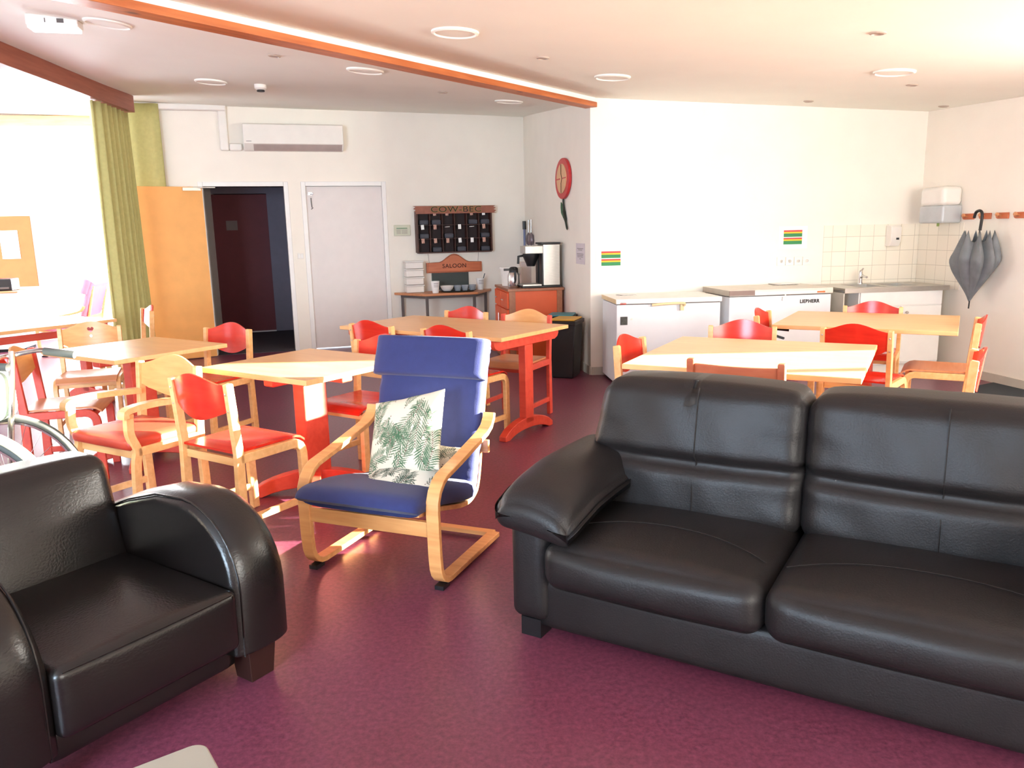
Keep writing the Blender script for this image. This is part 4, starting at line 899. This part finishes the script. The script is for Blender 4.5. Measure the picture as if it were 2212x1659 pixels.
seat_panel(0.40, 0.40, 0.45).build('seat', M_redply, t, smooth=50)

# ================================================================ bentwood armchairs
def bent_chair(label, loc, rz, m_fab, m_wd, group=None):
    t = thing('bentwood_armchair', label, 'armchair', loc, rz, group)      # local -y... chair faces +y
    for s in (-1, 1):
        x0, x1 = s * 0.31 - 0.028, s * 0.31 + 0.028
        run = [(-0.60, 0.028), (-0.09, 0.028)] + [(-0.09 + 0.085 * math.sin(a), 0.113 - 0.085 * math.cos(a)) for a in (0.35, 0.7, 1.05, 1.4)] + [(0.0, 0.16), (0.005, 0.34)]
        arc = [(0.005 - 0.13 + 0.13 * math.cos(a), 0.355 + 0.12 * math.sin(a)) for a in (0.25, 0.6, 0.95, 1.25)] + [(-0.22, 0.492), (-0.44, 0.535)]
        end = [(-0.50, 0.548), (-0.545, 0.568), (-0.572, 0.60), (-0.58, 0.625)]
        MB().strip(run + arc + end, x0, x1, 0.024).build('side_frame', m_wd, t, bevel=0.004)
        MB().box(x0 + 0.008, x1 - 0.008, -0.08, -0.02, 0.0, 0.018).build('foot_glide', M_black, t)
        seatp = smooth_path([(0.03, 0.335), (-0.15, 0.30), (-0.38, 0.24), (-0.50, 0.245), (-0.56, 0.31), (-0.62, 0.55), (-0.70, 0.87)], 6)
        MB().strip(seatp, s * 0.24 - 0.02, s * 0.24 + 0.02, 0.022).build('seat_frame', m_wd, t, bevel=0.004)
    MB().box(-0.31, 0.31, -0.62, -0.575, 0.018, 0.04).build('rear_crossbar', m_wd, t, bevel=0.004)
    MB().box(-0.30, 0.30, -0.01, 0.008, 0.235, 0.30).build('front_crossbar', m_wd, t, bevel=0.004)
    MB().box(-0.30, 0.30, -0.60, -0.58, 0.43, 0.49).build('back_crossbar', m_wd, t, bevel=0.004)
    # cushion: seat pad and back pad as one soft body each
    def pad(path, hw, th, name, wr=0.0, e0=0.35):
        P = [Vector((0, a, b)) for a, b in path]; n = len(P); mb = MB(); vs = []; fs = []; K = 20
        for i in range(n):
            tt = (P[min(i + 1, n - 1)] - P[max(i - 1, 0)]).normalized(); nn = Vector((0, -tt.z, tt.y))
            e = min(1, math.sin(math.pi * min(1, max(0, (i / (n - 1))))) * 6 + e0)
            for k in range(K):
                a = 2 * math.pi * k / K; ca, sa = math.cos(a), math.sin(a)
                x = hw * (abs(ca) ** 0.35) * (1 if ca > 0 else -1); q = th / 2 * (abs(sa) ** 0.55) * (1 if sa > 0 else -1) * e
                q += wr * math.sin(i * 2.1 + (3 if x > 0 else 1)) * max(0, abs(x) / hw - 0.55)
                vs.append(P[i] + Vector((x, 0, 0)) + nn * q)
        for i in range(n - 1):
            for k in range(K): fs.append((i * K + k, i * K + (k + 1) % K, (i + 1) * K + (k + 1) % K, (i + 1) * K + k))
        fs += [tuple(range(K - 1, -1, -1)), tuple((n - 1) * K + k for k in range(K))]
        return mb.add(vs, fs).build(name, m_fab, t, smooth=60)
    pad(smooth_path([(0.085, 0.36), (0.05, 0.378), (-0.15, 0.355), (-0.35, 0.305), (-0.47, 0.285)], 6), 0.285, 0.10, 'seat_cushion')
    pad(smooth_path([(-0.46, 0.26), (-0.49, 0.33), (-0.53, 0.45), (-0.60, 0.67), (-0.67, 0.87), (-0.695, 0.92)], 7), 0.275, 0.09, 'back_cushion', 0.010)
    hd = pad(smooth_path([(-0.585, 0.775), (-0.605, 0.83), (-0.63, 0.89), (-0.652, 0.95)], 5), 0.29, 0.12, 'headrest_cushion', 0.0, 0.8)
    return t
bent_chair('blue cushioned bentwood armchair in the middle of the room', (-0.612, 3.10, 0), -202, M_blue, M_bent)
bent_chair('pink cushioned bentwood armchair by the bright bay window', (-6.0, 10.15, 0), 98, M_pink, M_beech)

# leaf-print pillows
def pillow(name, label, loc, rot, sz, th, seed, light, dark):
    N = 180; rnd = random.Random(seed)
    xs = np.linspace(-1, 1, N + 1); X, Y = np.meshgrid(xs, xs, indexing='ij')
    paint = np.zeros_like(X); rib = np.zeros_like(X)
    fr = []
    for gi in range(6):
        for gj in range(6):
            fr.append((-1.05 + 0.39 * gi + rnd.uniform(-0.12, 0.12), -1.05 + 0.39 * gj + rnd.uniform(-0.12, 0.12), rnd.choice([0.6, 1.2, 2.0, 4.0, 4.6, 5.3]) + rnd.uniform(-0.3, 0.3), rnd.uniform(0.50, 0.68), rnd.uniform(-0.7, 0.7)))
    for (fx, fy, fa, L, cv) in fr:
        for q in range(0, 11):
            s = q / 10 * L; a = fa + cv * s; px = fx + s * math.cos(fa + cv * s / 2); py = fy + s * math.sin(fa + cv * s / 2)
            d = np.hypot(X - px, Y - py); rib = np.maximum(rib, (d < 0.016))
            ll = 0.36 * math.sin(math.pi * (0.15 + 0.85 * (1 - q / 11))) * (0.7 + 0.3 * rnd.random())
            for sd_ in (-1, 1):
                la = a + sd_ * (1.0 - 0.35 * q / 10); dx, dy = math.cos(la), math.sin(la)
                u = (X - px) * dx + (Y - py) * dy; v = -(X - px) * dy + (Y - py) * dx
                wdt = 0.017 * np.sin(np.pi * np.clip(u / ll, 0, 1)) ** 0.7
                paint = np.maximum(paint, np.where((u > 0) & (u < ll) & (np.abs(v) < wdt), 0.65 + 0.35 * rnd.random(), 0))
    hz = th / 2 * ((1 - np.abs(X) ** 2.4).clip(0) * (1 - np.abs(Y) ** 2.4).clip(0)) ** 0.55
    pin = 1 - 0.05 * (1 - X ** 2) * np.abs(Y) ** 3; pin2 = 1 - 0.05 * (1 - Y ** 2) * np.abs(X) ** 3
    vs = []; cols = []
    L_ = np.array(light); D_ = np.array(dark); Rb = np.array(srgb(96, 70, 58)[:3])
    for side in (1, -1):
        for i in range(N + 1):
            for j in range(N + 1):
                wv = 0.004 * math.sin(7 * X[i, j] + 3 * Y[i, j]) * (1 - abs(X[i, j]))
                vs.append((X[i, j] * sz / 2 * pin2[i, j], side * (hz[i, j] + 0.002) + wv, Y[i, j] * sz / 2 * pin[i, j]))
                c = L_ * (1 - paint[i, j]) + D_ * paint[i, j]
                if rib[i, j] and paint[i, j] < 0.9: c = Rb
                cols.append((*c, 1.0))
    W = N + 1; S = W * W; fs = []
    for i in range(N):
        for j in range(N):
            a = i * W + j; fs.append((a, a + W, a + W + 1, a + 1)); b = a + S; fs.append((b, b + 1, b + W + 1, b + W))
    for i in range(N):
        fs.append((i * W, i * W + S, (i + 1) * W + S, (i + 1) * W)); a = i * W + N; fs.append((a, a + W, a + W + S, a + S)); fs.append((i, i + 1, i + 1 + S, i + S)); a = N * W + i; fs.append((a, a + S, a + S + 1, a + 1))
    me = bpy.data.meshes.new(name); me.from_pydata(vs, [], fs); me.update()
    ca = me.color_attributes.new('Col', 'FLOAT_COLOR', 'POINT'); ca.data.foreach_set('color', np.array(cols, dtype=np.float32).ravel())
    for p in me.polygons: p.use_smooth = True
    me.materials.append(attr_mat(name + '_print', 0.85, 0.1)); o = bpy.data.objects.new(name, me); COL.objects.link(o)
    o.location = loc; o.rotation_euler = rot; return tag(o, label, 'pillow', 'leaf print pillows on the blue armchair')
PIL = [
 ('throw_pillow', 'white pillow with green palm leaves leaning on top, in front', (-0.470, 3.350, 0.57), (R(-34), R(-14), R(-24)), 0.375, 0.11, 4, srgb(210, 200, 180)[:3], srgb(54, 92, 62)[:3]),
 ('throw_pillow', 'second leaf-print pillow lying underneath the leaning one', (-0.445, 3.300, 0.43), (R(-70), R(-2), R(-24)), 0.35, 0.10, 9, srgb(206, 200, 184)[:3], srgb(28, 56, 42)[:3])]
for p in PIL: pillow(*p)

# ================================================================ leather sofa
t = thing('leather_sofa', 'large black leather sofa at the right', 'sofa', (-0.03, 2.62, 0), -31)
def wrk(seed, amp=0.006):
    rnd = random.Random(seed); k = [(rnd.uniform(9, 20), rnd.uniform(9, 20), rnd.uniform(0, 6)) for _ in range(4)]
    def f(o, g):
        e = sum(math.sin(a * o.x + b * o.y * 0.6 + b * o.z + c) for a, b, c in k) / 4
        return o + Vector((0, -1, 0.6)) * e * amp
    return f
AW = 0.14; CWS = (0.75, 0.86); TW = sum(CWS)
MB().rbox(AW + TW / 2, 0.46, 0.14, TW + 0.20, 0.84, 0.20, 0.03, (0, 0.004, 0), n=10).build('base', M_leath, t, smooth=180)
MB().rbox(AW + TW / 2, 0.84, 0.42, TW + 0.20, 0.18, 0.68, 0.06, (0, 0.01, 0), n=10).build('back_frame', M_leath, t, smooth=180)
for s in (0, 1):
    CW = CWS[s]; cx = AW + sum(CWS[:s]) + CW / 2
    MB().rbox(cx, 0.31, 0.303, CW + 0.0, 0.66, 0.175, 0.06, (0.004, 0.025, 0.03), n=30, fn=wrk(3 + s, 0.004)).build('seat_cushion', M_leath, t, smooth=180)
    MB().tube([(cx - CW / 2 + 0.03 + (CW - 0.06) * k / 24, 0.16 + 0.10 * (1 - abs(k / 12 - 1) ** 2.5), 0.398 + 0.025 * (1 - abs(k / 12 - 1) ** 2)) for k in range(25)], 0.002, 5).build('seat_stitching', M_leath, t)
    # back cushion: two rolls with a stitched crease between
    def bc(o, g, s=s):
        zz = g[2]; crease = math.exp(-((zz + 0.12) / 0.09) ** 2); o.y += 0.028 * crease * (1 if g[1] < 0 else 0)
        o.y += 0.24 * (o.z + 0.28) * 0.55
        if g[1] < 0: o.y -= 0.018 * math.cos(g[0] * math.pi / 2) * (1 - crease)
        if s == 0 and g[0] < 0: o.x += 0.04 * zz
        mid = math.exp(-(g[0] / 0.03) ** 2) * (1 if g[1] < 0 else 0); o.y += 0.0 * mid
        o.z -= 0.02 * abs(g[0]) ** 6 * (1 if g[2] > 0 else 0)
        edge = max(0, abs(g[0]) - 0.55)
        o.y += 0.006 * math.sin(60 * o.z + 9 * o.x) * edge * (1 if g[1] < 0 else 0); o.y += 0.003 * math.sin(27 * o.x + 7 * o.z + s) * math.sin(13 * o.z + 5 * o.x + s)
        return o
    stc = []
    for k in range(25):
        gz = -0.93 + 1.86 * k / 24; zz0 = (math.sin(gz * math.pi / 2) * 0.5 + gz * 0.5) * 0.26; q_ = bc(Vector((0, -0.12 - 0.02 * (1 - gz * gz) + 0.03 * max(0, abs(gz) - 0.8), zz0 + 0.012 * gz * 0)), (0, -1, gz))
        stc.append((cx + q_.x, 0.60 + q_.y, 0.615 + q_.z))
    MB().tube(stc, 0.0025, 5).build('back_stitching', M_leath, t)
    MB().rbox(cx - (0.03 if s == 0 else 0), 0.60, 0.615, CW + (0.065 if s == 0 else 0.005), 0.24, 0.52, 0.06, (0.0, 0.02, 0.012), n=38, fn=bc).build('back_cushion', M_leath, t, smooth=180)
for s in (-1, 1):
    xc = AW / 2 if s < 0 else AW + TW + AW / 2
    MB().rbox(xc, 0.47, 0.265, AW + 0.02, 0.90, 0.40, 0.045, (0.008, 0.006, 0), n=14).build('arm_panel', M_leath, t, smooth=180)
    def ap(o, g, s=s):
        yy = o.y; q = max(0.0, -g[1])
        o.z += 0.035 * (1 - q ** 2) - 0.03 * q ** 3
        o.z -= 0.05 * abs(g[0]) ** 2 * (1 if g[2] > 0 else 0.2) + 0.02 * g[0] * (-s)
        if g[1] < -0.5: o.y += 0.05 * (abs(g[0]) ** 2) * 0 
        o.z += 0.0025 * math.sin(40 * yy + 11 * o.x) * q
        return o
    MB().rbox(xc - s * 0.035, 0.35, 0.495, AW + 0.18, 0.76, 0.14, 0.062, (0.008, 0.0, 0.015), n=24, fn=ap).build('arm_cushion', M_leath, t, smooth=180)
    for y in (0.08, 0.85): MB().box(xc - 0.04, xc + 0.04, y - 0.04, y + 0.04, 0, 0.07).build('foot', M_black, t)

# ================================================================ club armchair
t = thing('club_armchair', 'glossy black leather club armchair at the lower left', 'armchair', (-1.03, 2.05, 0), 56)   # local -y faces front
IW = 0.57; AWc = 0.19
def armp():
    # side profile in (y,z): front at y=0, back at y=0.74
    out = [(0.0, 0.12), (-0.005, 0.34)]
    for k in range(1, 9):
        a = k / 8 * math.pi / 2; out.append((0.27 - 0.275 * math.cos(a), 0.34 + 0.28 * math.sin(a)))
    out += [(0.42, 0.61), (0.60, 0.56), (0.76, 0.50), (0.80, 0.46), (0.80, 0.12)]
    return out
for s in (-1, 1):
    xc = s * (IW / 2 + AWc / 2); prof = armp(); mb = MB(); K = 13; vs = []; fs = []
    cy, cz = 0.40, 0.30
    for i in range(K):
        q = -1 + 2 * i / (K - 1); sc = 1 - 0.07 * abs(q) ** 3
        for (a, b) in prof: vs.append((xc + q * AWc / 2 + (0.012 * (1 - ((b - 0.12) / 0.5) ** 2) * q), cy + (a - cy) * sc, 0.12 + (b - 0.12) * sc))
    n = len(prof)
    for i in range(K - 1):
        for k in range(n): fs.append((i * n + k, i * n + (k + 1) % n, (i + 1) * n + (k + 1) % n, (i + 1) * n + k))
    fs += [tuple(range(n)), tuple((K - 1) * n + k for k in range(n - 1, -1, -1))]
    mb.add(vs, fs).build('arm', M_leath2, t, bevel=0.012, seg=3, smooth=50)
    seam = [(xc - s * AWc * 0.42, a + (0.0), b) for a, b in [(0.40 + (a - 0.40) * 0.965, 0.12 + (b - 0.12) * 0.972) for a, b in prof[:-2]]]
    MB().tube(seam, 0.0035, 6).build('piping', M_leath2, t)
    MB().add([(xc - 0.045, 0.04, 0), (xc + 0.045, 0.04, 0), (xc + 0.045, 0.12, 0), (xc - 0.045, 0.12, 0), (xc - 0.055, 0.03, 0.125), (xc + 0.055, 0.03, 0.125), (xc + 0.055, 0.13, 0.125), (xc - 0.055, 0.13, 0.125)], [(3, 2, 1, 0), (4, 5, 6, 7), (0, 1, 5, 4), (1, 2, 6, 5), (2, 3, 7, 6), (3, 0, 4, 7)]).build('foot', mat('dark_wood_foot', srgb(46, 24, 18), 0.4), t, bevel=0.003)
    MB().box(xc - 0.04, xc + 0.04, 0.68, 0.76, 0, 0.125).build('foot', MATS['dark_wood_foot'], t, bevel=0.003)
MB().rbox(0, 0.41, 0.13, IW + 0.02, 0.72, 0.10, 0.02, (0, 0.004, 0), n=10).build('base', M_leath2, t, smooth=180)
MB().rbox(0, 0.30, 0.265, IW - 0.01, 0.62, 0.20, 0.028, (0, 0.010, 0.022), n=24).build('seat_cushion', M_leath2, t, smooth=180)
sm_pts = [(-IW / 2 + 0.03 + (IW - 0.06) * k / 20, -0.006 - 0.004 * math.sin(math.pi * k / 20), 0.355 + 0.0 * k) for k in range(21)]
MB().tube(sm_pts, 0.003, 6).build('piping', M_leath2, t)
def bk(o, g): o.y += 0.26 * (o.z + 0.2); o.z -= 0.015 * g[0] ** 4; return o
MB().rbox(0, 0.66, 0.46, IW + 0.02, 0.18, 0.50, 0.045, (0, 0.03, 0.0), n=22, fn=bk).build('backrest', M_leath2, t, smooth=180)

# ================================================================ low table in the foreground
t = thing('coffee_table', 'pale grey coffee table corner at the bottom edge', 'table', (-0.635, 1.415, 0), -54)
r = 0.03
def rr_poly(x0, x1, y0, y1, r, n=6):
    P = []
    for (cx, cy, a0) in ((x1 - r, y1 - r, 0), (x0 + r, y1 - r, 90), (x0 + r, y0 + r, 180), (x1 - r, y0 + r, 270)):
        for k in range(n + 1): a = R(a0 + 90 * k / n); P.append((cx + r * math.cos(a), cy + r * math.sin(a)))
    return P
MB().prism(rr_poly(0, 1.0, -0.60, 0, r), 0.425, 0.45).build('tabletop', M_tablewhite, t, bevel=0.004)
for x, y in ((0.06, -0.06), (0.94, -0.06), (0.06, -0.54), (0.94, -0.54)): MB().box(x - 0.02, x + 0.02, y - 0.02, y + 0.02, 0, 0.425).build('leg', M_grey, t, bevel=0.003)
for (a, b, nm) in (((4.03, 6.43), (4.70, 6.9), 'near right wall'),):
    q = MB().prism([(3.82, 6.3), (4.08, 6.78), (4.34, 6.93), (4.43, 6.45), (4.5, 5.9), (3.95, 5.85)], 0.0005, 0.012).build('door_mat', mat('dark_mat', srgb(42, 50, 58), 0.9, var=0.15, scale=80), smooth=0)
    tag(q, 'dark grey floor mat along the right wall', 'mat')

# ================================================================ bicycle at the left edge
M_bike = mat('pale_green_enamel', srgb(188, 206, 190), 0.35)
M_tyre = mat('grey_tyre', srgb(84, 86, 82), 0.7)
M_fend = mat('cream_fender', srgb(226, 214, 170), 0.3)
t = thing('bicycle', 'bicycle with grey grips standing at the left edge', 'bicycle', (-2.36, 3.49, 0), 0)
def wheel(yo, xo, nm, fender):
    c = Vector((xo, yo, 0.335)); w_ = MB(); pts = [c + 0.32 * Vector((math.cos(a), 0.0, math.sin(a))) for a in [2 * math.pi * k / 48 for k in range(48)]]
    q = MB().tube(pts, 0.017, 8, closed=True).build('wheel', M_tyre, t, smooth=60)
    pts = [c + 0.298 * Vector((math.cos(a), 0.0, math.sin(a))) for a in [2 * math.pi * k / 48 for k in range(48)]]
    MB().tube(pts, 0.009, 6, closed=True).build('rim', M_chrome, q)
    mb = MB()
    for k in range(24):
        a = 2 * math.pi * k / 24; mb.tube([c + Vector((0.02 * math.cos(a + 1.2), 0.02 * (-1) ** k, 0.02 * math.sin(a + 1.2))), c + 0.295 * Vector((math.cos(a), 0, math.sin(a)))], 0.0012, 4)
    mb.build('spokes', M_chrome, q); MB().tube([c + Vector((0, -0.04, 0)), c + Vector((0, 0.04, 0))], 0.02).build('hub', M_steel, q)
    if fender:
        pts = [c + 0.352 * Vector((math.cos(a), 0.0, math.sin(a))) for a in [R(-15) + R(170) * k / 30 for k in range(31)]]
        vs = []; fs = []
        for i in range(31):
            a = R(-15) + R(170) * i / 30
            for k in range(7): b = R(-80 + 160 * k / 6); rad = 0.335 + 0.028 * math.cos(b); vs.append(c + Vector((rad * math.cos(a), 0.03 * math.sin(b), rad * math.sin(a))))
        for i in range(30):
            for k in range(6): fs.append((i * 7 + k, i * 7 + k + 1, (i + 1) * 7 + k + 1, (i + 1) * 7 + k))
        o = MB().add(vs, fs).build('fender', M_fend, t, smooth=180); sm = o.modifiers.new('s', 'SOLIDIFY'); sm.thickness = 0.002
wheel(0.0, 0.06, 'front', False); wheel(-0.36, 0.10, 'side', True)
MB().tube([(0.06, -0.05, 0.335), (0.10, -0.05, 0.62), (0.115, -0.02, 0.82), (0.12, 0.0, 0.96)], 0.013).build('fork', M_chrome, t)
MB().tube(smooth_path([(0.30, 0.16, 0.915), (0.16, 0.16, 0.94), (0.02, 0.14, 0.92), (0.0, 0.0, 0.92), (0.02, -0.14, 0.92), (0.12, -0.18, 0.925), (0.20, -0.18, 0.915)]), 0.011, 10).build('handlebar', M_chrome, t)
for y, x0, x1 in ((0.16, 0.17, 0.31), (-0.18, 0.09, 0.21)): MB().tube([(x0, y, 0.935 if y > 0 else 0.925), (x1, y, 0.915)], 0.018, 12).build('grip', M_tyre, t)
MB().rbox(0.0, -0.03, 0.76, 0.18, 0.20, 0.22, 0.05, n=8).build('head_case', M_bike, t, smooth=180)
MB().tube([(0.0, -0.02, 0.6), (-0.30, -0.02, 0.35), (-0.75, -0.02, 0.42)], 0.02).build('frame_tube', M_bike, t)
MB().lathe([(0.03, 0), (0.03, 0.006), (0, 0.01)], 16, M=T((0.235, -0.04, 0.38)) @ RX(90)).build('spoke_reflector', mat('orange_reflector', srgb(240, 120, 20), 0.3), t)

# ================================================================ left bay
t = thing('white_cabinet', 'white office cabinet by the bright bay window', 'cabinet', (-6.99, 10.55, 0), 12)
MB().box(-0.75, 0.45, -0.25, 0.25, 0.04, 0.78).build('body', M_white, t, bevel=0.004); MB().box(-0.77, 0.47, -0.27, 0.27, 0.78, 0.80).build('cabinet_top', M_tan, t, bevel=0.003); MB().box(-0.73, 0.43, -0.22, 0.22, 0, 0.04).build('plinth', M_dark, t)
t = thing('printer', 'small black printer on the white cabinet', 'printer', (-6.80, 10.62, 0.80), 12); MB().box(-0.15, 0.15, -0.14, 0.14, 0, 0.16).build('housing', M_black, t, bevel=0.012); MB().box(-0.12, 0.12, -0.16, -0.14, 0.03, 0.05).build('paper_slot', M_grey, t)
t = thing('desktop_machine', 'pale blue-white office machine beside the black printer', 'office machine', (-7.20, 10.55, 0.80), 12); MB().xprism([(-0.16, 0), (-0.16, 0.10), (-0.05, 0.24), (0.16, 0.24), (0.16, 0)], -0.18, 0.18).build('housing', mat('bluewhite_plastic', srgb(196, 214, 228), 0.4), t, bevel=0.01); MB().box(-0.19, 0.19, -0.17, 0.17, 0.0, 0.012).build('base', M_black, t)
def on_bay(name, label, cat, s, z): x, y = on_line((-9, 11.2), 9, s); return thing(name, label, cat, (x, y, z), 9)
t = on_bay('orange_board', 'pale orange pin board with hanging white sheet', 'pin board', 1.80, 0.80); MB().box(-0.62, 0.36, -0.03, -0.002, 0, 1.0).build('board', mat('pale_orange', srgb(226, 104, 56), 0.7), t); MB().box(-0.06, 0.18, -0.036, -0.031, 0.40, 0.80).build('pinned_sheet', M_paper, t)
t = on_bay('blue_poster', 'blue poster at the left edge beside the pin board', 'poster', 1.36, 1.0); MB().box(-0.25, 0.22, -0.045, -0.038, 0, 0.92).build('sheet', mat('blue_print', srgb(52, 104, 176), 0.6, var=0.3, scale=8), t)
